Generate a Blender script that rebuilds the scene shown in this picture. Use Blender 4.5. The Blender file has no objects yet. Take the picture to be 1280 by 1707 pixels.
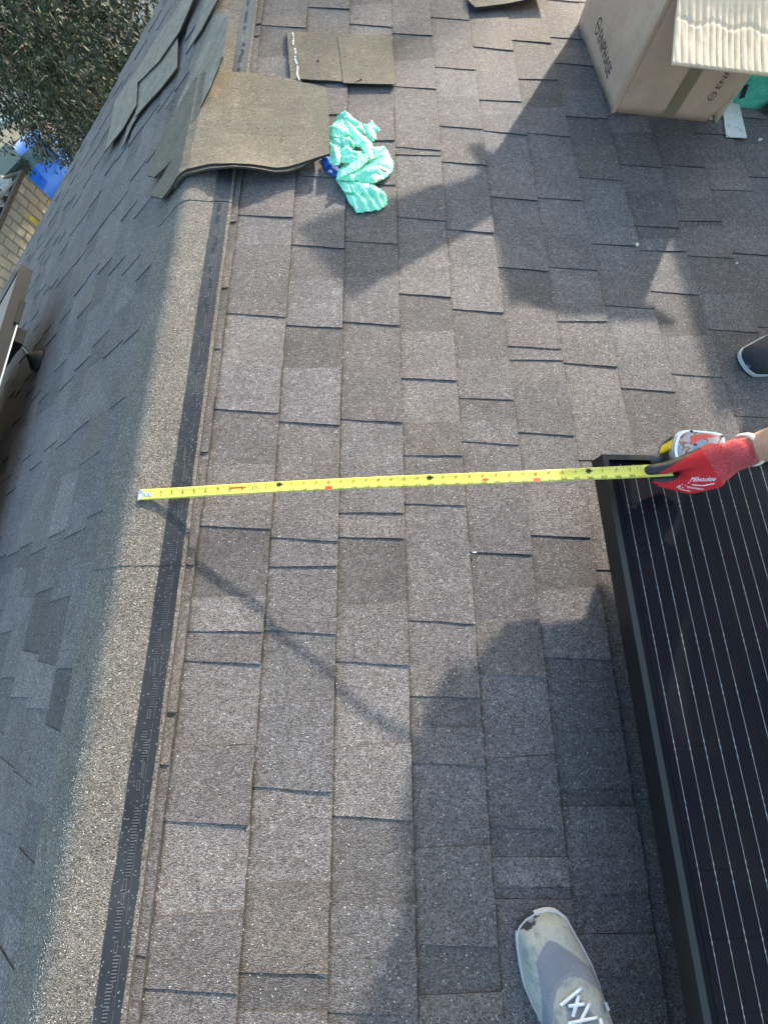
import bpy, bmesh, math, random
from math import sin, cos, tan, pi, radians, sqrt, atan2, exp, floor
from mathutils import Vector, Matrix, noise
random.seed(7)
SC = bpy.context.scene
COL = SC.collection
IN = 0.0254
PITCH = radians(19.5)

# ------------------------------------------------------------------ camera
CAMP = Vector((0.722399, 0.0, 0.60347254))
CR = Vector((0.96150547, -0.01101979, -0.27456475))
CD = Vector((-0.08480051, -0.96232448, -0.25834176))
CF = Vector((-0.26137351, 0.27168024, -0.92621473))
cam = bpy.data.cameras.new('camera')
cam.sensor_fit = 'VERTICAL'; cam.sensor_height = 24.0; cam.sensor_width = 18.0
cam.lens = 641.0 / 1707.0 * 24.0
cam.clip_start = 0.02; cam.clip_end = 500
camo = bpy.data.objects.new('camera', cam); COL.objects.link(camo)
m3 = Matrix((CR, -CD, -CF)).transposed()
camo.matrix_world = Matrix.Translation(CAMP) @ m3.to_4x4()
SC.camera = camo

# ------------------------------------------------------------------ sky, sun, exposure
SUN = Vector((0.528, 0.836, 0.150)).normalized()
w = bpy.data.worlds.new('World'); SC.world = w; w.use_nodes = True
wn = w.node_tree.nodes; wl = w.node_tree.links
bg = wn['Background']; sky = wn.new('ShaderNodeTexSky'); sky.sky_type = 'NISHITA'
sky.sun_disc = False; sky.sun_elevation = math.asin(SUN.z); sky.sun_rotation = atan2(SUN.x, SUN.y)
sky.air_density = 1.25; sky.dust_density = 1.8; sky.ozone_density = 2.2
wl.new(sky.outputs[0], bg.inputs[0]); bg.inputs[1].default_value = 0.15
sl = bpy.data.lights.new('sun', 'SUN'); sl.energy = 2.0; sl.angle = radians(0.9); sl.color = (1.0, 0.92, 0.80)
slo = bpy.data.objects.new('sun', sl); COL.objects.link(slo)
slo.rotation_euler = SUN.to_track_quat('Z', 'Y').to_euler()
SC.view_settings.view_transform = 'Standard'; SC.view_settings.look = 'None'
SC.view_settings.exposure = 2.45; SC.view_settings.gamma = 1.0
SC.view_settings.use_curve_mapping = False

# ------------------------------------------------------------------ places on the two slopes (inches)
def PR(u, v, h=0.0):
    u *= IN; v *= IN; h *= IN
    return Vector((u*cos(PITCH) + h*sin(PITCH), v, -u*sin(PITCH) + h*cos(PITCH)))
def PL(u, v, h=0.0):
    u *= IN; v *= IN; h *= IN
    return Vector((-u*cos(PITCH) - h*sin(PITCH), v, -u*sin(PITCH) + h*cos(PITCH)))
def ray(x, y):
    return CR*(x-640.0) + CD*(y-853.5) + CF*641.0
def on(x, y, h=0.0, side=1):
    """measured photo point -> (u, v) inches on the plane h inches above a slope"""
    n = Vector((side*sin(PITCH), 0, cos(PITCH))); d = ray(x, y)
    t = (h*IN - n.dot(CAMP)) / n.dot(d); P = CAMP + d*t
    return P.dot(Vector((side*cos(PITCH), 0, -sin(PITCH))))/IN, P.y/IN
def ground_pt(x, y, z):
    d = ray(x, y); t = (z-CAMP.z)/d.z
    return CAMP + d*t
def px(P):
    q = P - CAMP; z = q.dot(CF)
    if z < 0.02: return None
    return 640 + 641*q.dot(CR)/z, 853.5 + 641*q.dot(CD)/z

# ------------------------------------------------------------------ materials
class NT:
    def __init__(s, name):
        s.m = bpy.data.materials.new(name); s.m.use_nodes = True
        s.t = s.m.node_tree; s.b = s.t.nodes['Principled BSDF']; s.out = s.t.nodes['Material Output']
    def n(s, typ, **k):
        x = s.t.nodes.new(typ)
        for a, b in k.items(): setattr(x, a, b)
        return x
    def l(s, a, b): s.t.links.new(a, b)
    def val(s, sock, v):
        if hasattr(v, 'is_output'): s.l(v, sock)
        else: sock.default_value = v
    def mix(s, fac, a, b, blend='MIX'):
        x = s.n('ShaderNodeMix', data_type='RGBA', blend_type=blend)
        s.val(x.inputs[0], fac)
        for i, c in ((6, a), (7, b)):
            if hasattr(c, 'is_output'): s.l(c, x.inputs[i])
            else: x.inputs[i].default_value = (*c[:3], 1)
        return x.outputs[2]
    def math(s, op, a, b=0.0, c=0.0, clamp=False):
        x = s.n('ShaderNodeMath', operation=op, use_clamp=clamp)
        s.val(x.inputs[0], a); s.val(x.inputs[1], b); s.val(x.inputs[2], c)
        return x.outputs[0]
    def ramp(s, fac, stops, interp='LINEAR'):
        x = s.n('ShaderNodeValToRGB'); s.l(fac, x.inputs[0]); r = x.color_ramp; r.interpolation = interp
        while len(r.elements) < len(stops): r.elements.new(0.5)
        for e, (p, c) in zip(r.elements, stops):
            e.position = p; e.color = (c, c, c, 1) if isinstance(c, (int, float)) else (*c[:3], 1)
        return x.outputs[0]
    def coord(s, kind='Object'):
        return s.n('ShaderNodeTexCoord').outputs[kind]
    def noise(s, scale, detail=3, rough=0.55, vec=None, out='Fac', dist=0.0):
        x = s.n('ShaderNodeTexNoise'); x.inputs['Scale'].default_value = scale
        x.inputs['Detail'].default_value = detail; x.inputs['Roughness'].default_value = rough
        x.inputs['Distortion'].default_value = dist
        if vec is not None: s.l(vec, x.inputs['Vector'])
        return x.outputs[out]
    def voro(s, scale, vec=None, out='Color', feature='F1'):
        x = s.n('ShaderNodeTexVoronoi', feature=feature); x.inputs['Scale'].default_value = scale
        if vec is not None: s.l(vec, x.inputs['Vector'])
        return x.outputs[out]
    def bump(s, h, strength=0.4, dist=0.001):
        x = s.n('ShaderNodeBump'); x.inputs['Strength'].default_value = strength; x.inputs['Distance'].default_value = dist
        s.l(h, x.inputs['Height']); s.l(x.outputs[0], s.b.inputs['Normal'])
    def base(s, c): s.val(s.b.inputs['Base Color'], c if hasattr(c, 'is_output') else (*c, 1))
    def set(s, **k):
        for a, v in k.items(): s.val(s.b.inputs[a.replace('_', ' ')], v)
        return s

def plain(name, c, rough=0.6, metal=0.0, var=0.12, scale=40.0, bump=0.0, bscale=300.0):
    s = NT(name); co = s.coord()
    n = s.noise(scale, 4, 0.6, co)
    f = s.ramp(n, [(0.3, 1-var), (0.7, 1+var)])
    s.base(s.mix(1.0, c, f, 'MULTIPLY')); s.set(Roughness=rough, Metallic=metal)
    if bump: s.bump(s.noise(bscale, 2, 0.5, co), bump, 0.001)
    return s.m

def granule_mat(name, tint_from_object=True, c=(0.2, 0.19, 0.18), contrast=0.95, cell=560.0, dirt=True, sparkle=0.994, bright=(0.5, 0.49, 0.46), moss=None):
    s = NT(name); co = s.coord()
    if tint_from_object:
        col = s.n('ShaderNodeObjectInfo').outputs['Color']
    else:
        x = s.n('ShaderNodeRGB'); x.outputs[0].default_value = (*c, 1); col = x.outputs[0]
    v = s.n('ShaderNodeTexVoronoi'); v.inputs['Scale'].default_value = cell; s.l(co, v.inputs['Vector'])
    sep = s.n('ShaderNodeSeparateColor'); s.l(v.outputs['Color'], sep.inputs[0])
    lo = 1-0.62*contrast; hi = 1+0.75*contrast
    g = s.ramp(sep.outputs[0], [(0.0, lo*0.6), (0.18, lo), (0.5, 0.95), (0.8, 1.15), (1.0, hi)])
    out = s.mix(1.0, col, g, 'MULTIPLY')
    # warm and cool granules
    out = s.mix(s.math('MULTIPLY', s.math('GREATER_THAN', sep.outputs[1], 0.8), 0.35), out, s.mix(1.0, out, (1.25, 0.92, 0.68), 'MULTIPLY'))
    # broad weathering
    b1 = s.noise(9, 4, 0.6, co); out = s.mix(1.0, out, s.ramp(b1, [(0.3, 0.84), (0.7, 1.14)]), 'MULTIPLY')
    b2 = s.noise(60, 3, 0.6, co); out = s.mix(1.0, out, s.ramp(b2, [(0.3, 0.86), (0.72, 1.12)]), 'MULTIPLY')
    # worn-through black granule losses
    b3 = s.noise(210, 2, 0.5, co); out = s.mix(s.ramp(b3, [(0.69, 0.0), (0.74, 0.8)]), out, (0.03, 0.028, 0.025))
    if moss:
        mm = s.ramp(s.noise(26, 4, 0.65, co), [(0.42, 0.0), (0.62, 0.75)]); out = s.mix(mm, out, moss)
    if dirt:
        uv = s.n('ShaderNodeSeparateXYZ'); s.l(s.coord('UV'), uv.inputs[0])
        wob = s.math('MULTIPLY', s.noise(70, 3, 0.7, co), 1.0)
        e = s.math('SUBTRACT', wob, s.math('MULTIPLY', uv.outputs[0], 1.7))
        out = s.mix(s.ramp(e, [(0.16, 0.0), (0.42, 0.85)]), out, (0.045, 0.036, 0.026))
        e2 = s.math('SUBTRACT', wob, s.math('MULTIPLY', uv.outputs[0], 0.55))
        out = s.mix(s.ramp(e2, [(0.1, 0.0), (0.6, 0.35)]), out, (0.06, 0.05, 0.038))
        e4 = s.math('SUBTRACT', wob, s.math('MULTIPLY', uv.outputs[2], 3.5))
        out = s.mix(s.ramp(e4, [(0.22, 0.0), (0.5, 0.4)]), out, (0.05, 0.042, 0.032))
    sp = s.math('GREATER_THAN', sep.outputs[2], sparkle)
    out = s.mix(sp, out, bright)
    s.base(out)
    s.set(Roughness=s.mix(sp, (0.82,)*3, (0.35,)*3))
    s.b.inputs['Specular IOR Level'].default_value = 0.35
    h = s.math('ADD', s.math('MULTIPLY', v.outputs['Distance'], -1.0), s.math('MULTIPLY', sep.outputs[0], 0.5))
    s.bump(h, 0.75, 0.0016)
    return s.m

M = {}
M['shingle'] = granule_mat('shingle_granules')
M['cap'] = granule_mat('ridge_granules', False, (0.165, 0.152, 0.133), 0.95, 600.0, False, 0.985, (0.55, 0.53, 0.49))
M['edge'] = plain('asphalt_edge', (0.035, 0.032, 0.03), 0.9, 0, 0.3, 200)
M['deck'] = plain('roof_felt', (0.03, 0.03, 0.03), 0.95)
M['backing'] = granule_mat('shingle_back_fines', False, (0.165, 0.143, 0.108), 0.85, 480.0, False, 0.998, (0.3, 0.27, 0.2), (0.115, 0.108, 0.078))
M['backing_g'] = granule_mat('shingle_back_fines_grey', False, (0.30, 0.262, 0.205), 0.7, 620.0, False, 0.998, (0.4, 0.37, 0.3), (0.15, 0.15, 0.125))

def strip_mat():
    s = NT('sealant_strip'); co = s.coord()
    n = s.noise(5, 3, 0.6, co); c = s.mix(s.ramp(n, [(0.35, 0.0), (0.65, 1.0)]), (0.010, 0.010, 0.012), (0.032, 0.033, 0.034))
    v = s.voro(620, co); sp = s.n('ShaderNodeSeparateColor'); s.l(v, sp.inputs[0])
    c = s.mix(s.math('GREATER_THAN', sp.outputs[0], 0.978), c, (0.2, 0.2, 0.19))
    s.base(c); s.set(Roughness=0.5); s.bump(s.noise(350, 2, 0.6, co), 0.4, 0.0008); return s.m
M['strip'] = strip_mat()
M['emboss'] = plain('sealant_relief', (0.075, 0.075, 0.08), 0.4)

def cardboard(name, c, print_scale=0):
    s = NT(name); co = s.coord()
    n = s.noise(14, 5, 0.65, co); f = s.ramp(n, [(0.3, 0.88), (0.7, 1.08)])
    mp = s.n('ShaderNodeMapping'); s.l(co, mp.inputs[0]); mp.inputs['Scale'].default_value = (1, 1, 14)
    n2 = s.noise(22, 3, 0.6, mp.outputs[0]); f2 = s.ramp(n2, [(0.35, 0.95), (0.65, 1.04)])
    c1 = s.mix(1.0, c, f, 'MULTIPLY'); c1 = s.mix(1.0, c1, f2, 'MULTIPLY')
    sc = s.noise(6, 6, 0.75, co, dist=1.5); c1 = s.mix(s.ramp(sc, [(0.66, 0), (0.72, 0.35)]), c1, (0.55, 0.47, 0.37))
    s.base(c1); s.set(Roughness=0.78); s.bump(s.noise(30, 3, 0.6, co), 0.25, 0.004); return s.m
M['card'] = cardboard('cardboard_brown', (0.54, 0.34, 0.235))
M['card_in'] = cardboard('cardboard_liner', (0.56, 0.46, 0.33))
M['print'] = plain('black_print', (0.03, 0.028, 0.026), 0.7)
M['ptape'] = plain('packing_tape', (0.25, 0.175, 0.105), 0.3)

def film_mat(name, c, trans=0.35, rough=0.32):
    s = NT(name); co = s.coord()
    n = s.noise(30, 4, 0.6, co); cc = s.mix(s.ramp(n, [(0.35, 0), (0.7, 0.8)]), c, tuple(min(1, k*1.25+0.03) for k in c))
    st = s.noise(11, 3, 0.5, co); cc = s.mix(s.ramp(st, [(0.66, 0.0), (0.72, 0.55)]), cc, (0.62, 0.66, 0.36))
    mp = s.n('ShaderNodeMapping'); nv = s.n('ShaderNodeTexNoise'); nv.inputs['Scale'].default_value = 12; s.l(co, nv.inputs['Vector'])
    wv = s.n('ShaderNodeMix', data_type='VECTOR'); wv.inputs[0].default_value = 0.035; s.l(co, wv.inputs[4]); s.l(nv.outputs['Color'], wv.inputs[5])
    s.l(wv.outputs[1], mp.inputs[0]); mp.inputs['Rotation'].default_value = (0.3, 0.2, 0.7); mp.inputs['Scale'].default_value = (1.0, 0.45, 1.0)
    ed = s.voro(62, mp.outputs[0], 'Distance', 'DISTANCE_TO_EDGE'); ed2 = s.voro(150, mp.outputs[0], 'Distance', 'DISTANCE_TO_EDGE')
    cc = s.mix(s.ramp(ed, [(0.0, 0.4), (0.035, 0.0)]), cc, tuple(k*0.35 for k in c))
    s.base(cc); s.set(Roughness=rough); s.b.inputs['Specular IOR Level'].default_value = 0.5
    tr = s.n('ShaderNodeBsdfTranslucent'); s.l(cc, tr.inputs[0])
    mx = s.n('ShaderNodeMixShader'); mx.inputs[0].default_value = trans
    s.l(s.b.outputs[0], mx.inputs[1]); s.l(tr.outputs[0], mx.inputs[2]); s.l(mx.outputs[0], s.out.inputs[0])
    s.bump(s.math('ADD', s.ramp(ed, [(0.0, 0.0), (0.3, 1.0)]), s.math('MULTIPLY', s.ramp(ed2, [(0.0, 0.0), (0.4, 1.0)]), 0.25)), 0.35, 0.003); return s.m
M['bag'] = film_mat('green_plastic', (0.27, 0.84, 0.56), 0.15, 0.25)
M['wrap'] = film_mat('green_wrap', (0.10, 0.50, 0.37), 0.2, 0.22)
M['blue'] = plain('blue_plastic', (0.01, 0.07, 0.42), 0.3)
M['white'] = plain('white_plastic', (0.72, 0.72, 0.70), 0.55, 0, 0.08)
M['brown'] = plain('brown_print', (0.16, 0.07, 0.03), 0.6)

def black_metal():
    s = NT('black_anodised'); co = s.coord()
    v = s.noise(500, 2, 0.5, co); c = s.mix(s.ramp(v, [(0.74, 0), (0.78, 0.12)]), (0.006, 0.006, 0.0065), (0.15, 0.14, 0.12))
    s.base(c); s.set(Roughness=0.38, Metallic=0.0); s.bump(s.noise(60, 3, 0.5, co), 0.05, 0.001); return s.m
M['frame'] = black_metal()
M['frame_grey'] = plain('grey_anodised', (0.022, 0.024, 0.026), 0.5, 0.0)
def cell_mat():
    s = NT('silicon_cell'); co = s.coord()
    n = s.noise(3, 3, 0.5, co); s.base(s.mix(n, (0.003, 0.003, 0.006), (0.005, 0.005, 0.012)))
    s.set(Roughness=0.6); s.b.inputs['Specular IOR Level'].default_value = 0.08; return s.m
M['cell'] = cell_mat()
M['backsheet'] = M['cell']
M['wire'] = plain('solder_ribbon', (0.42, 0.43, 0.45), 0.4, 0.3, 0.3, 300)
def glass_mat(name, dust=0.5, gk=1.0):
    s = NT(name); co = s.coord()
    s.t.nodes.remove(s.b)
    tr = s.n('ShaderNodeBsdfTransparent'); tr.inputs[0].default_value = (0.96, 0.97, 0.97, 1)
    gl = s.n('ShaderNodeBsdfGlossy'); gl.inputs['Roughness'].default_value = 0.07
    fr = s.n('ShaderNodeFresnel'); fr.inputs[0].default_value = 1.22
    m1 = s.n('ShaderNodeMixShader'); s.l(s.math('MULTIPLY', fr.outputs[0], gk), m1.inputs[0]); s.l(tr.outputs[0], m1.inputs[1]); s.l(gl.outputs[0], m1.inputs[2])
    df = s.n('ShaderNodeBsdfDiffuse'); df.inputs[0].default_value = (0.34, 0.27, 0.20, 1)
    a = s.ramp(s.noise(420, 3, 0.75, co), [(0.50, 0.0), (0.78, 1.0)])
    b = s.ramp(s.noise(6, 5, 0.65, co, dist=0.6), [(0.36, 0.12), (0.68, 1.0)])
    mp = s.n('ShaderNodeMapping'); s.l(co, mp.inputs[0]); mp.inputs['Scale'].default_value = (6, 0.7, 6)
    c = s.ramp(s.noise(9, 4, 0.6, mp.outputs[0]), [(0.35, 0.4), (0.7, 1.0)])
    d = s.math('MULTIPLY', s.math('MULTIPLY', s.mix(0.5, a, b), b), s.math('MULTIPLY', c, dust))
    m2 = s.n('ShaderNodeMixShader'); s.l(d, m2.inputs[0]); s.l(m1.outputs[0], m2.inputs[1]); s.l(df.outputs[0], m2.inputs[2])
    s.l(m2.outputs[0], s.out.inputs[0]); return s.m
M['glass'] = glass_mat('dusty_glass', 0.03, 0.04)
M['glass_sky'] = glass_mat('clean_glass', 0.05, 2.5)
M['alu'] = plain('bare_aluminium', (0.62, 0.63, 0.64), 0.35, 0.9, 0.1)
M['rubber'] = plain('black_rubber', (0.012, 0.012, 0.013), 0.55)

def tape_mat():
    s = NT('tape_blade_yellow'); co = s.coord()
    n = s.noise(60, 4, 0.7, co); c = s.mix(s.ramp(n, [(0.3, 0), (0.8, 1)]), (0.78, 0.70, 0.09), (0.68, 0.64, 0.13))
    w_ = s.ramp(s.noise(38, 5, 0.7, co, dist=0.8), [(0.66, 0.0), (0.71, 0.8)]); c = s.mix(w_, c, (0.42, 0.41, 0.36))
    s.base(c); s.set(Roughness=0.38); return s.m
M['tape'] = tape_mat()
M['ink'] = plain('tape_ink', (0.02, 0.02, 0.015), 0.5)
M['red_ink'] = plain('tape_red_ink', (0.6, 0.05, 0.02), 0.5)
M['chrome'] = plain('brushed_chrome', (0.5, 0.5, 0.5), 0.25, 1.0, 0.05)
M['steel_tip'] = plain('tip_steel', (0.72, 0.72, 0.70), 0.3, 0.6, 0.12)
M['yellow_key'] = plain('yellow_plastic', (0.85, 0.52, 0.01), 0.4)
M['black_pl'] = plain('black_plastic', (0.02, 0.02, 0.021), 0.42)
def sticker():
    s = NT('case_sticker'); co = s.coord(); n = s.noise(45, 2, 0.5, co, dist=0.5)
    c = s.ramp(n, [(0.36, (0.22, 0.27, 0.32)), (0.44, (0.16, 0.28, 0.42)), (0.5, (0.40, 0.41, 0.41)), (0.53, (0.03, 0.03, 0.03)), (0.58, (0.42, 0.10, 0.06)), (0.63, (0.34, 0.34, 0.34))])
    s.base(c); s.set(Roughness=0.25, Metallic=0.0); return s.m
M['sticker'] = sticker()
M['red_pl'] = plain('red_plastic', (0.62, 0.05, 0.03), 0.35)

def knit(name, c, sc=900, strength=0.5, axis=(1, 1, 1), var=0.1):
    s = NT(name); co = s.coord()
    mp = s.n('ShaderNodeMapping'); s.l(co, mp.inputs[0]); mp.inputs['Scale'].default_value = axis
    n = s.noise(sc, 2, 0.5, mp.outputs[0]); f = s.ramp(n, [(0.35, 1-var*2), (0.65, 1+var*2)])
    s.base(s.mix(1.0, c, f, 'MULTIPLY')); s.set(Roughness=0.85); s.bump(n, strength, 0.0012); return s.m
M['glove_red'] = knit('glove_red_fabric', (0.56, 0.012, 0.018), 900, 0.3)
M['glove_cuff'] = knit('glove_red_ribbing', (0.52, 0.055, 0.06), 500, 0.6, (1, 1, 1), 0.22)
M['glove_black'] = plain('glove_black_coating', (0.02, 0.019, 0.02), 0.5, 0, 0.35, 120, 0.5, 500)
M['glove_worn'] = plain('glove_worn_tip', (0.075, 0.065, 0.055), 0.6, 0, 0.4, 150, 0.4, 400)
M['cream'] = plain('cream_elastic', (0.74, 0.68, 0.56), 0.8, 0, 0.08, 400, 0.3, 900)
M['gwhite'] = plain('white_glove_print', (0.85, 0.84, 0.84), 0.6)
def skin():
    s = NT('skin'); co = s.coord(); n = s.noise(60, 4, 0.6, co)
    s.base(s.mix(s.ramp(n, [(0.3, 0), (0.7, 1)]), (0.46, 0.26, 0.17), (0.58, 0.36, 0.25)))
    s.set(Roughness=0.5); s.b.inputs['Subsurface Weight'].default_value = 0.08; s.b.inputs['Subsurface Scale'].default_value = 0.01
    s.bump(s.noise(500, 3, 0.6, co), 0.2, 0.0008); return s.m
M['skin'] = skin()

# ------------------------------------------------------------------ mesh helpers
def mesh_obj(name, verts, faces, mats, parent=None, smooth=False, fmat=None, uvs=None, col=None):
    me = bpy.data.meshes.new(name); me.from_pydata([tuple(v) for v in verts], [], faces)
    if not isinstance(mats, (list, tuple)): mats = [mats]
    for m in mats: me.materials.append(m)
    if fmat: me.polygons.foreach_set('material_index', fmat)
    if uvs is not None:
        uvl = me.uv_layers.new(name='UVMap')
        for lp in me.loops: uvl.data[lp.index].uv = uvs[lp.vertex_index]
    if smooth: me.polygons.foreach_set('use_smooth', [True]*len(me.polygons))
    me.update()
    return link(name, me, parent, col)
def link(name, me, parent=None, col=None):
    o = bpy.data.objects.new(name, me); COL.objects.link(o)
    if parent: o.parent = parent
    if col: o.color = (*col, 1)
    return o
def tag(o, label=None, cat=None, group=None, kind=None):
    if label: o['label'] = label
    if cat: o['category'] = cat
    if group: o['group'] = group
    if kind: o['kind'] = kind
    return o
def empty(name, loc=(0, 0, 0)):
    """an Empty at the thing's base; parts are built in world space, so the parent offset is undone"""
    o = bpy.data.objects.new(name, None); COL.objects.link(o); o.location = loc; o.empty_display_size = 0.05
    return o
def adopt(root):
    """keep world-space meshes in place under an Empty that stands at the thing's base"""
    for c in [o for o in COL.objects if o.parent == root]:
        c.location = Vector(c.location) - Vector(root.location)
def frame_box(F, a, b):
    (x0, y0, z0), (x1, y1, z1) = a, b
    v = [F(x, y, z) for z in (z0, z1) for x, y in ((x0, y0), (x1, y0), (x1, y1), (x0, y1))]
    f = [(0, 3, 2, 1), (4, 5, 6, 7), (0, 1, 5, 4), (1, 2, 6, 5), (2, 3, 7, 6), (3, 0, 4, 7)]
    return v, f
def grow(poly, d):
    cx = sum(p[0] for p in poly)/len(poly); cy = sum(p[1] for p in poly)/len(poly)
    return [(cx+(x-cx)*(1+d), cy+(y-cy)*(1+d)) for x, y in poly]
class MB:
    def __init__(s): s.v = []; s.f = []; s.m = []
    def add(s, v, f, mi=0):
        o = len(s.v); s.v += list(v); s.f += [tuple(i+o for i in q) for q in f]; s.m += [mi]*len(f); return s
    def box(s, F, a, b, mi=0): v, f = frame_box(F, a, b); return s.add(v, f, mi)
    def build(s, name, mats, parent=None, smooth=False, col=None):
        return mesh_obj(name, s.v, s.f, mats, parent, smooth, s.m, None, col)
def prism(F, outline, h0, h1, mi=0, hf=None):
    """outline in plane coords, extruded between h0 and h1 (hf(u,v) adds height)"""
    n = len(outline); hf = hf or (lambda u, v: 0.0)
    v = [F(u, q, h0+hf(u, q)) for u, q in outline] + [F(u, q, h1+hf(u, q)) for u, q in outline]
    f = [tuple(range(n-1, -1, -1)), tuple(range(n, 2*n))] + [(i, (i+1) % n, n+(i+1) % n, n+i) for i in range(n)]
    return v, f
def tube(pts, rad, seg=10, caps=True):
    v = []; f = []; n = len(pts); pts = [Vector(p) for p in pts]
    rad = rad if isinstance(rad, (list, tuple)) else [rad]*n
    up = None
    for i, p in enumerate(pts):
        d = (pts[min(i+1, n-1)] - pts[max(i-1, 0)]).normalized()
        if up is None: up = d.orthogonal().normalized()
        a = (up - d*up.dot(d)).normalized(); b = d.cross(a); up = a
        for k in range(seg): t = 2*pi*k/seg; v.append(p + (a*cos(t)+b*sin(t))*rad[i])
    for i in range(n-1):
        for k in range(seg): f.append((i*seg+k, i*seg+(k+1) % seg, (i+1)*seg+(k+1) % seg, (i+1)*seg+k))
    if caps: f.append(tuple(range(seg-1, -1, -1))); f.append(tuple(range((n-1)*seg, n*seg)))
    return v, f
def sphere(c, r, seg=12, rings=8):
    v = []; f = []; c = Vector(c); rx, ry, rz = r if isinstance(r, (tuple, list)) else (r, r, r)
    for i in range(rings+1):
        t = pi*i/rings
        for k in range(seg): p = 2*pi*k/seg; v.append(c+Vector((rx*sin(t)*cos(p), ry*sin(t)*sin(p), rz*cos(t))))
    for i in range(rings):
        for k in range(seg): f.append((i*seg+k, (i+1)*seg+k, (i+1)*seg+(k+1) % seg, i*seg+(k+1) % seg))
    return v, f
def blob(name, caps, voxel, mats, parent=None, smooth=2, pick=None):
    """one continuous skin over tapered limbs; caps: (p0, r0, p1, r1)"""
    b = MB()
    for p0, r0, p1, r1 in caps:
        p0 = Vector(p0); p1 = Vector(p1); L = (p1-p0).length; pts = []; rs = []; ax = (p1-p0).normalized() if L > 1e-6 else Vector((0, 0, 1))
        for k in range(7): t = pi/2*k/6; pts.append(p0 - ax*r0*cos(t)); rs.append(max(r0*sin(t), r0*0.02))
        for k in range(1, 4): t = k/4; pts.append(p0.lerp(p1, t)); rs.append(r0+(r1-r0)*t)
        for k in range(7): t = pi/2*k/6; pts.append(p1 + ax*r1*sin(t)); rs.append(max(r1*cos(t), r1*0.02))
        v, f = tube(pts, rs, 16); b.add(v, f)
    o = b.build('tmp', [mats[0]])
    r = o.modifiers.new('r', 'REMESH'); r.mode = 'VOXEL'; r.voxel_size = voxel
    s = o.modifiers.new('s', 'SMOOTH'); s.iterations = smooth*3; s.factor = 0.5
    dg = bpy.context.evaluated_depsgraph_get(); me = bpy.data.meshes.new_from_object(o.evaluated_get(dg))
    bpy.data.objects.remove(o); me.name = name; me.materials.clear()
    for m in mats: me.materials.append(m)
    idx = [pick(p.center, p.normal) if pick else 0 for p in me.polygons]
    me.polygons.foreach_set('material_index', idx); me.polygons.foreach_set('use_smooth', [True]*len(me.polygons))
    return link(name, me, parent)
def text_mesh(s, size):
    c = bpy.data.curves.new('t', 'FONT'); c.body = s; c.size = size; c.align_x = 'LEFT'
    o = bpy.data.objects.new('t', c); COL.objects.link(o)
    dg = bpy.context.evaluated_depsgraph_get(); me = bpy.data.meshes.new_from_object(o.evaluated_get(dg))
    v = [p.co.copy() for p in me.vertices]; f = [tuple(p.vertices) for p in me.polygons]
    bpy.data.objects.remove(o); bpy.data.curves.remove(c); bpy.data.meshes.remove(me)
    return v, f
def inside(poly, x, y):
    r = False; n = len(poly)
    for i in range(n):
        x0, y0 = poly[i]; x1, y1 = poly[(i+1) % n]
        if (y0 > y) != (y1 > y) and x < (x1-x0)*(y-y0)/(y1-y0)+x0: r = not r
    return r

# ================================================================== HOUSE: roof
house = empty('house', (0, 0, -6.5))
tag(house, 'house under everyone, its grey shingle gable roof filling the picture', 'house')
V0, V1 = -150.0, 124.0
RU, LU = 190.0, 250.0
b = MB(); b.box(PR, (0.0, V0, -1.3), (RU, V1-0.6, -0.42)); b.build('roof_deck', M['deck'], house)
b = MB(); b.box(PL, (0.0, V0, -1.3), (LU, V1-0.6, -0.42)); b.build('roof_deck', M['deck'], house)
M['wall'] = plain('stucco', (0.45, 0.42, 0.37), 0.9, 0, 0.06, 3, 0.3, 120)
xr = PR(RU-14, 0).x; xl = PL(LU-14, 0).x
def gable(y0, y1):
    pts = [(xl, -6.5), (xr, -6.5), (xr, PR(RU-14, 0, -1.4).z), (0, -0.04), (xl, PL(LU-14, 0, -1.4).z)]
    v = [Vector((x, y, z)) for y in (y0, y1) for x, z in pts]
    f = [(0, 1, 2, 3, 4), (9, 8, 7, 6, 5)] + [(i, 5+i, 5+(i+1) % 5, (i+1) % 5) for i in range(5)]
    return v, f
for y0 in (V1*IN-0.45, V0*IN+0.3):
    v, f = gable(y0, y0+0.15); mesh_obj('wall', v, f, M['wall'], house)
for x0, zt in ((xl, PL(LU-14, 0, -1.4).z), (xr-0.15, PR(RU-14, 0, -1.4).z-0.06)):
    b = MB(); b.box(lambda x, y, z: Vector((x, y, z)), (x0, V0*IN+0.45, -6.5), (x0+0.15, V1*IN-0.45, zt)); b.build('wall', M['wall'], house)

# measured course lines (inches down the right slope from the ridge)
LR = [5.64, 11.45, 17.05, 22.75, 28.2, 33.6, 39.15]
while LR[-1] < RU: LR.append(LR[-1]+5.55)
CU = [4.2] + LR                      # course i spans CU[i]..CU[i+1]
def vline(u, y):
    """v of the point of line u=const seen at photo row y"""
    lo, hi = -60.0, 140.0
    for _ in range(40):
        m = (lo+hi)/2; p = px(PR(u, m, 0))
        if p is None or p[1] > y: lo = m
        else: hi = m
    return (lo+hi)/2
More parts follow.
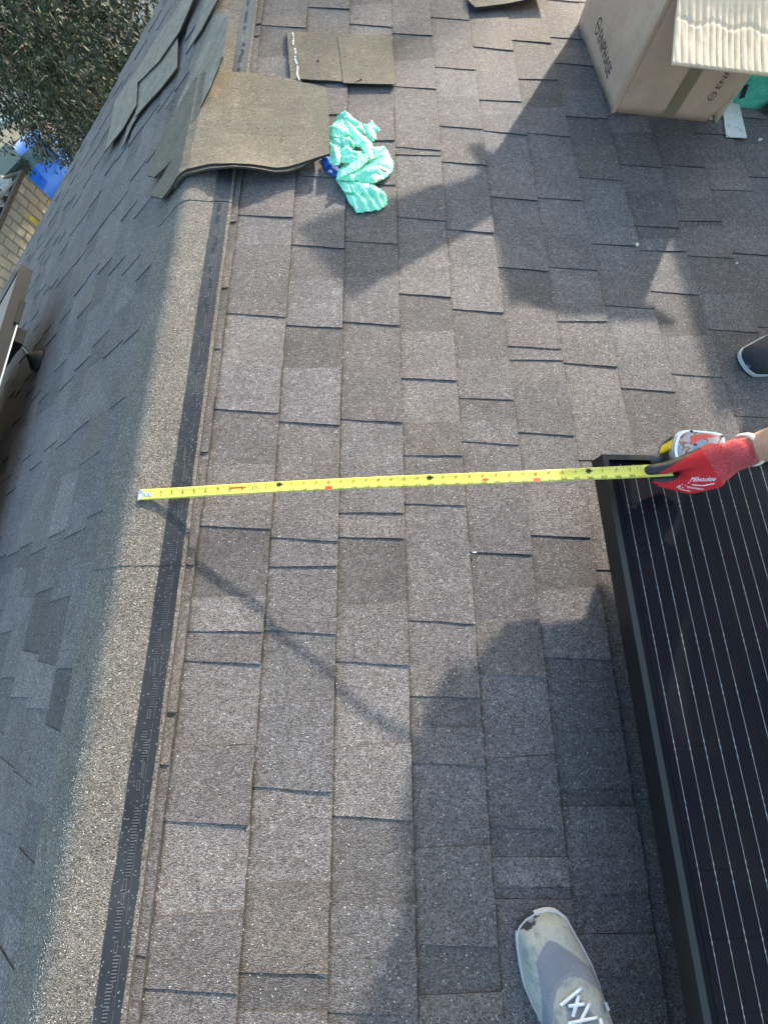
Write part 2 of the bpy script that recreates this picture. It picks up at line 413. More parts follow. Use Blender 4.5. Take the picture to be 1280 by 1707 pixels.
# tab edges read off the photograph: 'D' near (shadowed) edge of a raised tab, 'F' its far edge; rows at the upslope and downslope ends
TAB = {
 0: 'D-40 -40 F10 10 D38 40 F48 48 D60 60 F300 300 D369 370 F420 420 D479 480 F530 530 D580 581 F660 660 D753 753 F850 850 D941 941 F1040 1040 D1186 1187 F1196 1196 D1273 1274 F1418 1418 D1593 1593 F1680 1680',
 1: 'F24 25 D39 47 F95 92 D131 142 F200 200 D262 268 F302 303 D356 363 F404 409 D520 529 F611 611 D680 689 F775 773 D875 882 F996 993 D1052 1053 F1060 1060 D1101 1107 F1250 1240 D1370 1374 F1532 1517 D1650 1655',
 2: 'D9 16 F60 60 D110 112 F150 148 D190 191 F240 240 D290 298 F350 348 D405 415 F466 463 D540 547 F613 614 D701 709 F800 798 D895 902 F909 908 D944 943 F957 955 D1050 1057 F1175 1167 D1313 1319 F1476 1469 D1624 1622 F1690 1685',
 3: 'D-22 -15 F7 7 D37 46 F85 84 D120 122 F175 175 D233 235 F262 262 D304 309 F350 348 D399 407 F461 461 D534 543 F615 620 D697 705 F777 777 D854 855 F862 862 D894 898 F1010 1002 D1102 1109 F1247 1237 D1361 1367 F1514 1504 D1690 1692',
 4: 'D-30 -25 F10 10 D53 60 F100 98 D141 149 F196 195 D242 251 F253 254 D255 260 F310 308 D359 369 F430 428 D487 496 F552 552 D629 635 F704 704 D758 760 F768 768 D839 843 F948 942 D1033 1040 F1120 1118 D1160 1163 F1215 1212 D1272 1277 F1416 1407 D1575 1577 F1663 1652',
 5: 'D26 34 F76 76 D109 117 F160 160 D207 216 F240 238 D267 276 F330 328 D380 389 F445 444 D513 522 F596 596 D662 667 F700 698 D734 742 F834 831 D919 925 F1035 1027 D1122 1130 F1266 1257 D1378 1383 F1430 1428 D1482 1477 F1500 1498 D1613 1612',
 6: 'D-20 -12 F30 30 D75 85 F129 129 D164 170 F190 190 D215 226 F276 276 D325 335 F379 379 D443 453 F515 513 D575 582 F590 590 D598 601 F634 635 D719 727 F810 808 D891 896 F984 979 D1096 1101 F1224 1219 D1317 1314 F1345 1344 D1495 1485 F1560 1556 D1628 1628',
 7: 'D-10 -2 F30 30 D64 73 F100 100 D129 134 F180 180 D219 229 F276 276 D327 335 F390 390 D443 451 F505 505 D534 536 F560 560 D603 612 F690 690 D766 767 F860 858 D949 951 F1070 1066 D1151 1152 F1240 1236 D1334 1332 F1400 1398 D1467 1466 F1540 1536 D1604 1602',
 8: 'F20 20 D59 67 F80 80 D102 111 F150 150 D191 199 F243 243 D293 302 F350 350 D404 411 F460 460 D507 515 F569 569 D645 654 F740 738',
 9: 'F120 120 D191 191 F219 222 D271 280 F318 318 D374 381 F398 398 D416 420 F450 450 D483 492 F560 560 D621 630 F700 700',
 10: 'F200 200 D272 280 F330 330 D366 370 F378 378 D424 431 F490 490 D547 555 F620 620 D691 698',
 11: 'F160 160 D219 226 F270 270 D314 319 F370 370 D420 427 F490 490 D544 546 F640 640 D700 705',
 12: 'F240 240 D292 299 F340 340 D393 398 F470 470 D540 548 F620 620',
}
def parse(s):
    o = []; t = s.split()
    for i in range(0, len(t), 2): o.append((t[i][0], float(t[i][1:]), float(t[i+1])))
    return o
def piece(F, u0, u1, va, vb, raised, rnd, hb=-0.40, n=4):
    """one exposed shingle tab: va=(v at u0, v at u1) near edge, vb far edge; a thin tilted slab with ragged edges and real thickness"""
    j = lambda a: rnd.uniform(-a, a)
    if raised: h0, h1 = -0.12, 0.06
    else: h0, h1 = -0.18, -0.02
    h0 += j(0.012); h1 += j(0.02)
    ou = j(0.03)
    pts = []
    for i in range(n+1): t = i/n; pts.append((u0+(u1+ou-u0)*t, va[0]+(va[1]-va[0])*t + (j(0.035) if 0 < i < n else 0), t))
    k = 5
    for i in range(1, k): t = i/k; pts.append((u1+ou+j(0.035), va[1]+(vb[1]-va[1])*t, 1.0))
    for i in range(n+1): t = 1-i/n; pts.append((u0+(u1+ou-u0)*t, vb[0]+(vb[1]-vb[0])*t + (j(0.035) if 0 < i < n else 0), t))
    N = len(pts)
    curl = 0.03*rnd.random() if raised else 0
    cu = (u0+u1)/2; cv = (va[0]+vb[0])/2
    top = [F(u, v, h0+(h1-h0)*t + curl*t*abs(v-cv)/max(0.5, abs(vb[0]-va[0])/2)) for u, v, t in pts]
    bot = [F(u, v, hb) for u, v, t in pts]
    c = F(cu, cv, (h0+h1)/2-0.005)
    V = top+bot+[c]
    f = [(i, (i+1) % N, 2*N) for i in range(N)] + [(N+i, N+(i+1) % N, (i+1) % N, i) for i in range(N)]
    if F is PL: f = [tuple(reversed(q)) for q in f]
    fm = [0]*N + [1]*N
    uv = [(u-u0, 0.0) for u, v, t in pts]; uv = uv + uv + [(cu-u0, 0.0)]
    return V, f, fm, uv
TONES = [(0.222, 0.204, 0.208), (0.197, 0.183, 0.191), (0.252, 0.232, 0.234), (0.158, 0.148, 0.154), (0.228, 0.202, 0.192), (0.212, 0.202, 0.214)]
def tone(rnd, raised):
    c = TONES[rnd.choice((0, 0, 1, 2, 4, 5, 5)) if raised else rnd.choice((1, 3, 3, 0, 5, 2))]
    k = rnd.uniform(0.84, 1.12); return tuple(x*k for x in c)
rnd = random.Random(11)
pieces = []      # (area on screen, builder)
def visible(F, u, v):
    p = px(F(u, v, 0))
    if p is None: return None
    return p if (-40 < p[0] < 1320 and -40 < p[1] < 1747) else None
def screen_area(F, u0, u1, a, b):
    P = [px(F(u, v, 0)) for u, v in ((u0, a), (u1, a), (u1, b), (u0, b))]
    if any(p is None for p in P): return 0
    if not visible(F, (u0+u1)/2, (a+b)/2): return 0
    s = 0
    for i in range(4): s += P[i][0]*P[(i+1) % 4][1]-P[(i+1) % 4][0]*P[i][1]
    return abs(s)/2
RS = []
for ci in range(len(CU)-1):
    u0, u1 = CU[ci], CU[ci+1]
    cuts = []
    if ci in TAB:
        for t, ya, yb in parse(TAB[ci]):
            cuts.append((t, vline(u0, ya), vline(u1, yb)))
    else:
        cuts = [('D', 100.0, 100.0)]
    r2 = random.Random(100+ci)
    # continue the course beyond what was measured
    up = []; t, va = cuts[0][0], cuts[0][1]
    while va < V1:
        va += r2.uniform(3.0, 9.5) if t == 'D' else r2.uniform(2.5, 8.5)
        t = 'F' if t == 'D' else 'D'
        s = 0.22 if t == 'D' else -0.12
        up.append((t, va+s, va-s))
    cuts = list(reversed(up)) + cuts
    t, va = cuts[-1][0], cuts[-1][1]
    while va > V0:
        va -= r2.uniform(3.0, 9.5) if t == 'F' else r2.uniform(2.5, 8.5)
        t = 'F' if t == 'D' else 'D'; s = 0.22 if t == 'D' else -0.12
        cuts.append((t, va+s, va-s))
    for i in range(len(cuts)-1):
        raised = cuts[i][0] == 'F'
        vb = (min(cuts[i][1], V1), min(cuts[i][2], V1)); va_ = (cuts[i+1][1], cuts[i+1][2])
        if va_[0] >= V1-0.2: continue
        if vb[0]-va_[0] < 0.15 or vb[1]-va_[1] < 0.15: continue
        RS.append((screen_area(PR, u0, u1, va_[0], vb[0]), PR, u0, u1, va_, vb, raised))
LS = []
u = 4.3; ci = 0
while u < LU:
    u1 = u+5.6; r2 = random.Random(500+ci); v = V1; raised = r2.random() < 0.5
    s0 = 0
    while v > V0:
        L = r2.uniform(3.0, 9.5) if raised else r2.uniform(2.5, 8.5)
        s1 = 0.22 if raised else -0.12
        LS.append((screen_area(PL, u, u1, v-L, v), PL, u, u1, (v-L+s1, v-L-s1), (v+s0, v-s0) if v < V1 else (V1, V1), raised))
        v -= L; s0 = s1; raised = not raised
    u = u1; ci += 1
allp = sorted(RS+LS, key=lambda q: -q[0])
solo = allp[:298]; rest = allp[298:]
print('right visible', sum(1 for q in RS if q[0] > 60), 'left visible', sum(1 for q in LS if q[0] > 60), 'smallest solo', solo[-1][0])
for a, F, u0, u1, va, vb, raised in solo:
    V, f, fm, uv = piece(F, u0, u1, va, vb, raised, rnd)
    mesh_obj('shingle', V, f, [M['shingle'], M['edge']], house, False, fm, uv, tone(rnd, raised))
# the rest: real tabs too, joined by tone
buckets = {}
for a, F, u0, u1, va, vb, raised in rest:
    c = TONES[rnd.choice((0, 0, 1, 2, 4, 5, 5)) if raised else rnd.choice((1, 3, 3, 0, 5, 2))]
    B = buckets.setdefault(c, ([], [], [], []))
    V, f, fm, uv = piece(F, u0, u1, va, vb, raised, rnd, n=2)
    o = len(B[0]); B[0].extend(V); B[1].extend(tuple(i+o for i in q) for q in f); B[2].extend(fm); B[3].extend(uv)
for c, B in buckets.items():
    o = mesh_obj('far_shingles', B[0], B[1], [M['shingle'], M['edge']], house, False, B[2], B[3], c); o['kind'] = 'stuff'

# ridge cap: 39 inch strips bent over the ridge, black sealant strip down the right side
def capF(s, v, h=0.0):
    """s inches across the cap, bent round the ridge with a small radius"""
    R = 2.3; a = PITCH; arc = R*a
    if s > arc: p = PR(0, v, 0) ; base = Vector((sin(a)*R, 0, cos(a)*R)); d = Vector((cos(a), 0, -sin(a))); n = Vector((sin(a), 0, cos(a))); q = base + d*(s-arc) + n*h
    elif s < -arc: base = Vector((-sin(a)*R, 0, cos(a)*R)); d = Vector((-cos(a), 0, -sin(a))); n = Vector((-sin(a), 0, cos(a))); q = base + d*(-s-arc) + n*h
    else: t = s/R; q = Vector((sin(t)*(R+h), 0, cos(t)*(R+h)))
    q = q*IN; q.z -= (R/cos(a))*IN; q.y = v*IN
    return q
def cap_piece(v0, v1, lift0):
    S = [-5.0, -3.8, -2.4, -1.2, -0.6, -0.45, -0.3, -0.2, -0.1, 0, 0.1, 0.2, 0.3, 0.45, 0.6, 1.2, 2.2, 3.05, 4.72, 5.0]
    NV = 24; V = []; f = []; fm = []; r = random.Random(int(v0*10))
    nz = lambda s, v: 0.05*noise.noise(Vector((s*0.5, v*0.25, 3))) if abs(s) > 1 else 0.03*noise.noise(Vector((0, v*0.4, 0)))
    def H(s, v, top): 
        t = (v-v0)/(v1-v0)
        return (0.32+lift0*(1-t) + nz(s, v)) if top else 0.14
    for top in (True, False):
        for j in range(NV+1):
            v = v0+(v1-v0)*j/NV
            for i, s in enumerate(S):
                ss = s + (r.uniform(-0.03, 0.03) if i in (0, len(S)-1) and top else 0)
                V.append(capF(ss, v + (r.uniform(-0.02, 0.02) if j == 0 else 0), H(s, v, top)))
    n = len(S); off = (NV+1)*n
    for j in range(NV):
        for i in range(n-1):
            f.append((j*n+i, j*n+i+1, (j+1)*n+i+1, (j+1)*n+i)); fm.append(0)
    for j in range(NV):
        for i, fl in ((0, True), (n-1, False)):
            q = (j*n+i, (j+1)*n+i, off+(j+1)*n+i, off+j*n+i); f.append(q if fl else tuple(reversed(q))); fm.append(1)
    for i in range(n-1): f.append((i+1, i, off+i, off+i+1)); fm.append(1)
    o = mesh_obj('ridge_shingle', V, f, [M['cap'], M['edge']], house, False, fm)
    # sealant strip and its embossed maker's marks
    V = []; f = []; SS = [3.08, 3.5, 4.0, 4.4, 4.70]
    for j in range(NV+1):
        v = v0+0.02+(v1-v0-0.02)*j/NV
        for i, s in enumerate(SS): V.append(capF(s+(r.uniform(-0.04, 0.04) if i in (0, 4) else 0), v, H(s, v, True)+0.035))
    for j in range(NV):
        for i in range(4): f.append((j*5+i, j*5+i+1, (j+1)*5+i+1, (j+1)*5+i))
    mesh_obj('sealant_strip', V, f, M['strip'], o, True)
    b = MB(); v = v0+0.4
    while v < v1-0.6:
        run = r.choice(('bars', 'bars', 'long', 'gap', 'loop', 'bars'))
        if run == 'bars':
            s0 = r.choice((3.75, 3.95)); k = r.randint(4, 9); pit = 0.17
            for i in range(k):
                w0 = r.uniform(0.25, 0.42); 
                b.box(lambda a_, b_, c_: capF(a_, b_, H(3.9, b_, True)+c_), (s0-w0/2, v, 0.03), (s0+w0/2, v+0.05, 0.066)); v += pit
        elif run == 'long':
            L = r.uniform(0.9, 1.8); s0 = r.choice((3.72, 3.9)); b.box(lambda a_, b_, c_: capF(a_, b_, H(3.9, b_, True)+c_), (s0, v, 0.03), (s0+0.05, v+L, 0.066))
            b.box(lambda a_, b_, c_: capF(a_, b_, H(3.9, b_, True)+c_), (s0+0.12, v, 0.03), (s0+0.15, v+L*0.8, 0.066)); v += L+0.1
        elif run == 'loop':
            for (a0, a1, b0, b1) in ((3.72, 3.76, 0, 0.6), (3.9, 3.94, 0, 0.6), (3.76, 3.9, 0, 0.05), (3.76, 3.9, 0.55, 0.6)):
                b.box(lambda a_, b_, c_: capF(a_, b_, H(3.9, b_, True)+c_), (a0, v+b0, 0.03), (a1, v+b1, 0.066))
            v += 0.75
        else: v += r.uniform(0.2, 0.7)
    # continuous mould line
    vv = v0+0.3
    while vv < v1-1.5:
        b.box(lambda a_, b_, c_: capF(a_, b_, H(3.9, b_, True)+c_), (4.2, vv, 0.03), (4.225, vv+1.1, 0.055)); vv += r.uniform(1.15, 1.5)
    e = b.build('embossed_marks', M['emboss'], o); e['kind'] = 'stuff'
vv = 4.8-39*4
while vv < V1:
    if vv+39.5 > V0: cap_piece(max(vv, V0), min(vv+39.6, V1), 0.04)
    vv += 38.9
# wear line and moss grit gathered along the bend
b = MB(); r = random.Random(5)
for i in range(3200):
    v = r.uniform(-34, 88); s = -0.35+r.gauss(0, 0.3); q = r.uniform(0.012, 0.03)
    c = capF(s, v, 0.40+0.10*(1 - ((v-4.8) % 38.9)/38.9))
    b.add([c+Vector((q*IN, 0, 0)), c+Vector((-q*IN*.5, q*IN, 0)), c+Vector((-q*IN*.5, -q*IN, 0)), c+Vector((0, 0, q*IN))], [(0, 1, 3), (1, 2, 3), (2, 0, 3)])
o = b.build('loose_granules', plain('pale_granule', (0.36, 0.36, 0.35), 0.7), house); o['kind'] = 'stuff'
adopt(house)

def P(x, y, h, side=1):
    return (PR if side == 1 else PL)(*on(x, y, h, side), h)
def PP(pts, h=0.0, side=1): return [on(x, y, h, side) for x, y in pts]

# ================================================================== loose shingle pieces
def sheet_piece(name, outline, th, mats, label, cat, F=PR, hf=None, group=None, steps=1, parent=None, root=None):
    """flat cut piece: outline resampled, ragged, with a fan of inner rings so it can bow"""
    r = random.Random(len(label))
    pts = []
    n = len(outline)
    for i in range(n):
        a = outline[i]; c = outline[(i+1) % n]; L = sqrt((a[0]-c[0])**2+(a[1]-c[1])**2); k = max(1, int(L/0.6))
        for j in range(k): t = j/k; q = 0.04 if j else 0; pts.append((a[0]+(c[0]-a[0])*t+r.uniform(-q, q), a[1]+(c[1]-a[1])*t+r.uniform(-q, q)))
    from mathutils.geometry import delaunay_2d_cdt
    us = [p[0] for p in pts]; vs = [p[1] for p in pts]; extra = []
    st = 0.9; x = min(us)+st/2
    while x < max(us):
        y = min(vs)+st/2
        while y < max(vs):
            if inside(pts, x, y) and min((x-p[0])**2+(y-p[1])**2 for p in pts) > 0.12: extra.append((x+r.uniform(-.1, .1), y+r.uniform(-.1, .1)))
            y += st
        x += st
    N = len(pts); res = delaunay_2d_cdt([Vector(p) for p in pts+extra], [(i, (i+1) % N) for i in range(N)], [], 1, 1e-5)
    V2 = res[0]; T = res[2]; hf = hf or (lambda u, v: 0.0)
    V = [F(p.x, p.y, hf(p.x, p.y)+th) for p in V2] + [F(p.x, p.y, hf(p.x, p.y)) for p in V2]; K = len(V2)
    up = F(0, 0, 1)-F(0, 0, 0)
    def fix(t, want):
        a, b_, c = (V[i] for i in t[:3]); nn = (b_-a).cross(c-a); return t if nn.dot(up)*want > 0 else tuple(reversed(t))
    f = [fix(tuple(t), 1) for t in T] + [fix(tuple(i+K for i in t), -1) for t in T]; fm = [0]*len(T)*2
    for i in range(N):
        f.append((i, (i+1) % N, K+(i+1) % N, K+i)); fm.append(1)
    o = mesh_obj(name, V, f, mats, root, False, fm)
    if label and not root: tag(o, label, cat, group)
    return o
BK = [M['backing'], M['edge']]; BG = [M['backing_g'], M['edge']]

# flat rectangle, two layers glued, with a dotted sealant line along its left end
root = empty('shingle_offcut', PR(9, 65, 0.1)); tag(root, 'flat brown rectangular shingle offcut above the green bag, dotted line along its left end', 'shingle offcut', 'loose shingle offcuts')
A = PP([(478, 50), (652, 59), (660, 139), (484, 129)], 0.3)
sheet_piece('backing_sheet', A, 0.16, BK, '', '', PR, lambda u, v: 0.06+0.12*max(0, (u-14)/9)**2, root=root)
Bq = PP([(478, 50), (489, 50.6), (500, 130.3), (484, 129)], 0.5)
sheet_piece('laminated_edge', Bq, 0.13, BK, '', '', PR, lambda u, v: 0.225, root=root)
Cq = PP([(562, 55), (652, 60), (659, 138.5), (572, 134)], 0.5)
sheet_piece('laminated_edge', Cq, 0.05, BK, '', '', PR, lambda u, v: 0.225+0.12*max(0, (u-14)/9)**2, root=root)
b = MB(); r = random.Random(3)
y = 51.0
while y < 129:
    x = 487+(y-50)*0.135+1.2*sin(y*0.25); q = on(x, y, 0.6); e = r.uniform(0.05, 0.10)
    if r.random() < 0.8: b.box(PR, (q[0]-e, q[1]-e*1.6, 0.34), (q[0]+e, q[1]+e*1.6, 0.40+r.uniform(0, 0.04)))
    y += 1.9
b.build('sealant_dots', M['white'], root)['kind'] = 'stuff'
b = MB()
for x, y, e in ((530, 97, .12), (575, 90, .09), (588, 108, .06), (598, 131, .14), (602, 129, .16), (594, 133, .1)):
    q = on(x, y, 0.5); v, f = sphere(PR(q[0], q[1], 0.27), e*IN, 8, 6); b.add(v, f)
b.build('tar_spot', M['rubber'], root); adopt(root)

# piece cut off by the top edge of the picture
sheet_piece('shingle_offcut', PP([(778, -40), (905, -40), (918, 3), (850, 9), (792, 13), (780, 2)], 0.4), 0.22, BK,
            'grey brown shingle offcut left of the cardboard box, cut by the top edge', 'shingle offcut', PR, lambda u, v: 0.25+0.02*(u-34)**2*0.3, 'loose shingle offcuts')

# long piece draped over the ridge
def drapeF(s, v, h):
    return capF(s, v, h+0.62)
droot = empty('draped_shingle', PR(4, 55, 0.6)); tag(droot, 'large brown shingle sheet draped over the ridge, its ragged tongues on the left slope', 'shingle sheet')
out = [on(545, 152, 0.9), on(548, 205, 0.9), on(549, 252, 1.6), (12.2, 48.6), (9.5, 47.5), (6, 47.2), (2.5, 47.4), (0.3, 46.9)]
out += [(-1.4, 46.2), (-4.0, 46.3), (-8.3, 50.4), (-5.0, 51.0), (-3.2, 51.6), (-8.0, 53.2), (-10.8, 56.0), (-9.5, 59.0), (-7.0, 61.5), (-3.5, 63.2), (0, 63.2), (4, 63.5), (9, 63.3)]
def drape_h(s, v):
    e = exp(-(v-46.8)*0.55)
    return 0.05 + (0.9*exp(-((s-6.0)/4.2)**2)+0.5*max(0, (s-11)/3.7))*e + 0.35*max(0, (s-9)/5.5)**1.5 + 0.06*noise.noise(Vector((s*0.5, v*0.5, 1)))
o = sheet_piece('top_layer', out, 0.22, BK, '', '', drapeF, drape_h, root=droot)
out2 = [(q[0], q[1]-0.45) if q[1] < 49.5 and q[0] > -2 else q for q in out]
lip = [(14.6, 50.1), (12.2, 48.2), (9.5, 47.1), (6, 46.75), (2.5, 46.9), (0.3, 46.5), (-1.4, 45.8), (-1.4, 47.2), (0.3, 47.9), (2.5, 48.4), (6, 48.2), (9.5, 48.6), (12.2, 49.7), (14.5, 51.3)]
sheet_piece('bottom_layer', lip, 0.2, BK, '', '', drapeF, lambda s, v: drape_h(s, v)-0.19, root=droot)
adopt(droot)

# strips and boards sliding down the left slope beyond it
def LP(pts, h=0.4): return PP(pts, h, -1)
sheet_piece('shingle_offcut', LP([(283, 215), (300, 165), (322, 118), (345, 62), (368, 20), (384, 30), (372, 95), (350, 150), (322, 205), (300, 235)]), 0.14, BG,
            'greenish grey shingle strip just behind the draped sheet, lying along the ridge', 'shingle offcut', PL, lambda u, v: 0.32+0.04*noise.noise(Vector((u, v, 0))), 'loose shingle offcuts')
sheet_piece('shingle_offcut', LP([(176, 252), (186, 205), (192, 168), (228, 118), (260, 66), (300, 8), (322, -30), (336, -30), (300, 52), (266, 102), (230, 138), (228, 175), (205, 215)], 0.65), 0.14, BG,
            'longest pale grey shingle board on the left slope, pointed at its lower end', 'shingle offcut', PL, lambda u, v: 0.55+0.05*noise.noise(Vector((u*0.3, v*0.3, 0))), 'loose shingle offcuts')
sheet_piece('shingle_offcut', LP([(226, 195), (231, 135), (262, 104), (297, 62), (296, 112), (270, 146), (246, 172)], 0.4), 0.13, BG,
            'dark grey tabbed shingle piece tucked below the longest pale board', 'shingle offcut', PL, lambda u, v: 0.3, 'loose shingle offcuts')
sheet_piece('shingle_offcut', LP([(203, 248), (214, 205), (229, 182), (240, 176), (222, 206)], 0.3), 0.12, BG,
            'small pointed grey shingle sliver under the lower end of the tabbed piece', 'shingle offcut', PL, lambda u, v: 0.2, 'loose shingle offcuts')
sheet_piece('shingle_offcut', LP([(310, 90), (332, 30), (350, -30), (380, -30), (352, 20), (336, 50), (314, 84)], 0.6), 0.14, BG,
            'grey shingle board leaning on the ridge at the top edge, beside the longest pale one', 'shingle offcut', PL, lambda u, v: 0.5, 'loose shingle offcuts')
for i, (x0, y0, x1, y1) in enumerate(((236, 131, 236, 180), (260, 106, 259, 157))):
    a = on(x0, y0, 0.85, -1); c = on(x1, y1, 0.85, -1)
b = MB(); q = on(279, 168, 0.5, -1); b.box(PL, (q[0]-0.9, q[1]-0.3, 0.1), (q[0]+0.9, q[1]+0.3, 0.3)); o = b.build('shingle_chip', M['backing_g'])
tag(o, 'tiny pale shingle chip between the draped sheet and the tabbed piece', 'shingle chip')

# small litter
def chip(name, label, cat, x, y, L, W, H, rot, m, F=PR, side=1):
    q = on(x, y, 0.1, side); b = MB(); c, s_ = cos(rot), sin(rot)
    G = lambda a, d, h: F(q[0]+a*c-d*s_, q[1]+a*s_+d*c, h)
    r = random.Random(int(x)); k = 7; pts = [(L/2*cos(2*pi*i/k)*r.uniform(.8, 1.1), W/2*sin(2*pi*i/k)*r.uniform(.8, 1.1)) for i in range(k)]
    v, f = prism(G, pts, 0.02, H, hf=lambda a, d: 0.12*a*a); b.add(v, f); tag(b.build(name, m), label, cat)
chip('paper_scrap', 'tiny white scrap in the joint below the middle of the yellow tape', 'paper scrap', 790.5, 920.5, 0.45, 0.1, 0.12, 0.0, M['white'])
chip('dry_leaf', 'tiny pale yellow dry leaf at the left edge of the small sunlit peak', 'leaf', 1061, 408, 0.28, 0.5, 0.2, 0.35, plain('dry_leaf', (0.72, 0.70, 0.45), 0.7))
chip('paint_fleck', 'white paint fleck on the shaded shingles above the black shoe', 'paint fleck', 1228, 438, 0.3, 0.22, 0.1, 0.5, M['white'])
chip('paint_fleck', 'white fleck just right of the white flashing strip by the box', 'paint fleck', 1266, 233, 0.5, 0.25, 0.2, 0.2, M['white'])

# ================================================================== green bag and blue wrapper
def crumple(name, poly, parent, seed, hb, dome, amp, m=None, fray=0.12, pitch=0.17, tilt=(0, 0)):
    from mathutils.geometry import delaunay_2d_cdt
    r = random.Random(seed); pts = []; n = len(poly)
    for i in range(n):
        a, c = poly[i], poly[(i+1) % n]; L = sqrt((a[0]-c[0])**2+(a[1]-c[1])**2); k = max(1, int(L/0.16))
        for j in range(k): t = j/k; pts.append((a[0]+(c[0]-a[0])*t+r.uniform(-fray, fray)*0.5, a[1]+(c[1]-a[1])*t+r.uniform(-fray, fray)*0.5))
    us = [p[0] for p in pts]; vs = [p[1] for p in pts]; ex = []
    for _ in range(int((max(us)-min(us))*(max(vs)-min(vs))/pitch**2*2.2)):
        x, y = r.uniform(min(us), max(us)), r.uniform(min(vs), max(vs))
        if inside(pts, x, y) and min((x-p[0])**2+(y-p[1])**2 for p in pts) > 0.02: ex.append((x, y))
    N = len(pts); R = delaunay_2d_cdt([Vector(p) for p in pts+ex], [(i, (i+1) % N) for i in range(N)], [], 1, 1e-5)
    cx0 = sum(us)/len(us); cy0 = sum(vs)/len(vs)
    dirs = [(r.uniform(0, pi), r.uniform(-.4, 1.8), r.uniform(0, 6)) for _ in range(4)]
    def H(x, y):
        d = sqrt(min((x-p[0])**2+(y-p[1])**2 for p in pts[::2])); e = min(1, d/1.0)
        w = noise.noise(Vector((x*0.5, y*0.5, seed)))*0.9
        h = 0
        for i, (a, k, ph) in enumerate(dirs):
            t = (x*cos(a)+y*sin(a))/(0.55+0.38*k) + ph + w
            h += abs((t % 2)-1)*amp*(1.5 if i == 0 else 0.95)
        h += 0.05*noise.noise(Vector((x*2.6, y*2.6, seed))) + (x-cx0)*tilt[0] + (y-cy0)*tilt[1]
        return hb + dome*sqrt(e)*0.8 + h*(0.3+0.7*e) + r.uniform(-.006, .006)
    V = [PR(p.x, p.y, H(p.x, p.y)) for p in R[0]]
    f = []
    for t in R[2]:
        a, b_, c = (V[i] for i in t[:3]); f.append(tuple(t) if (b_-a).cross(c-a).z > 0 else tuple(reversed(t)))
    o = mesh_obj(name, V, f, m or M['bag'], parent, False)
    return o
broot = empty('crumpled_bag', PR(18.5, 52, 0)); tag(broot, 'crumpled mint green plastic bag lying right of the draped shingle sheet', 'plastic bag')
Z = lambda pts, h=0.5: PP([(530+x/8.533, 170+y/8.533) for x, y in pts], h)
FOLDS = [
 ([(260, 1080), (500, 1110), (780, 1160), (900, 1220), (990, 1330), (985, 1450), (860, 1520), (560, 1550), (440, 1400), (370, 1240)], .06, .18, .16, (.05, .04)),
 ([(265, 170), (410, 130), (530, 235), (640, 310), (700, 430), (560, 560), (330, 560), (170, 600), (140, 470), (150, 340), (270, 250)], .10, .30, .18, (.02, .03)),
 ([(480, 1120), (620, 900), (770, 780), (960, 600), (1080, 820), (1075, 940), (960, 1060), (800, 1150)], .30, .35, .13, (-.10, -.05)),
 ([(150, 480), (440, 440), (540, 600), (520, 660), (300, 610), (170, 600)], .40, .22, .16, (.12, -.1)),
 ([(260, 1080), (290, 930), (420, 830), (560, 850), (680, 880), (520, 1080), (500, 1120)], .55, .28, .14, (.1, -.08)),
 ([(260, 1075), (495, 1105), (485, 1270), (370, 1245)], .35, .2, .1, (.2, 0)),
 ([(490, 1110), (785, 1160), (700, 1210), (640, 1265), (560, 1310), (480, 1240)], .42, .25, .14, (-.08, .1)),
 ([(135, 330), (350, 250), (400, 320), (480, 440), (250, 475), (150, 460)], .62, .2, .12, (.05, .12)),
 ([(640, 310), (700, 310), (775, 260), (840, 330), (890, 385), (830, 400), (830, 490), (790, 540), (700, 490)], .55, .22, .16, (-.1, .1)),
 ([(300, 1020), (540, 770), (760, 610), (960, 598), (880, 690), (740, 790), (560, 930), (330, 1045)], .95, .26, .09, (-.12, .08)),
 ([(330, 640), (420, 590), (500, 680), (640, 690), (700, 770), (600, 850), (500, 860), (340, 850)], .85, .3, .2, (0, 0)),
 ([(180, 570), (330, 640), (345, 830), (280, 895), (160, 840), (170, 700)], .75, .4, .2, (.1, .05)),
 ([(370, 250), (440, 270), (620, 430), (770, 540), (785, 640), (765, 785), (700, 730), (600, 610), (545, 600), (480, 450)], 1.15, .28, .08, (-.1, .06)),
]
for k_, (poly, hb_, dome_, amp_, tilt_) in enumerate(FOLDS):
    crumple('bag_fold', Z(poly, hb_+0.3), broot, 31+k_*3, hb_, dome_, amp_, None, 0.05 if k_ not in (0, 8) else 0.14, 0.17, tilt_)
q = Z([(870, 940), (990, 990), (960, 1005), (880, 960)], 1.6)
v, f = prism(PR, q, 1.62, 1.66); mesh_obj('printed_mark', v, f, M['brown'], broot)
adopt(broot)
o = crumple('blue_wrapper', Z([(40, 750), (160, 730), (300, 900), (330, 1040), (240, 1045), (140, 985), (80, 880)], 0.3), None, 21, 0.03, 0.15, 0.07, M['blue'], 0.03)
tag(o, 'blue plastic wrapper corner poking out under the green bag and the draped sheet', 'wrapper')
b = MB(); q = Z([(150, 985), (170, 955), (180, 990), (195, 960), (200, 1000)], 0.5)
for i in range(4):
    a, c = q[i], q[i+1]; v, f = tube([PR(a[0], a[1], 0.42), PR(c[0], c[1], 0.44)], 0.04*IN, 5); b.add(v, f)
b.build('white_print', M['white'], o)

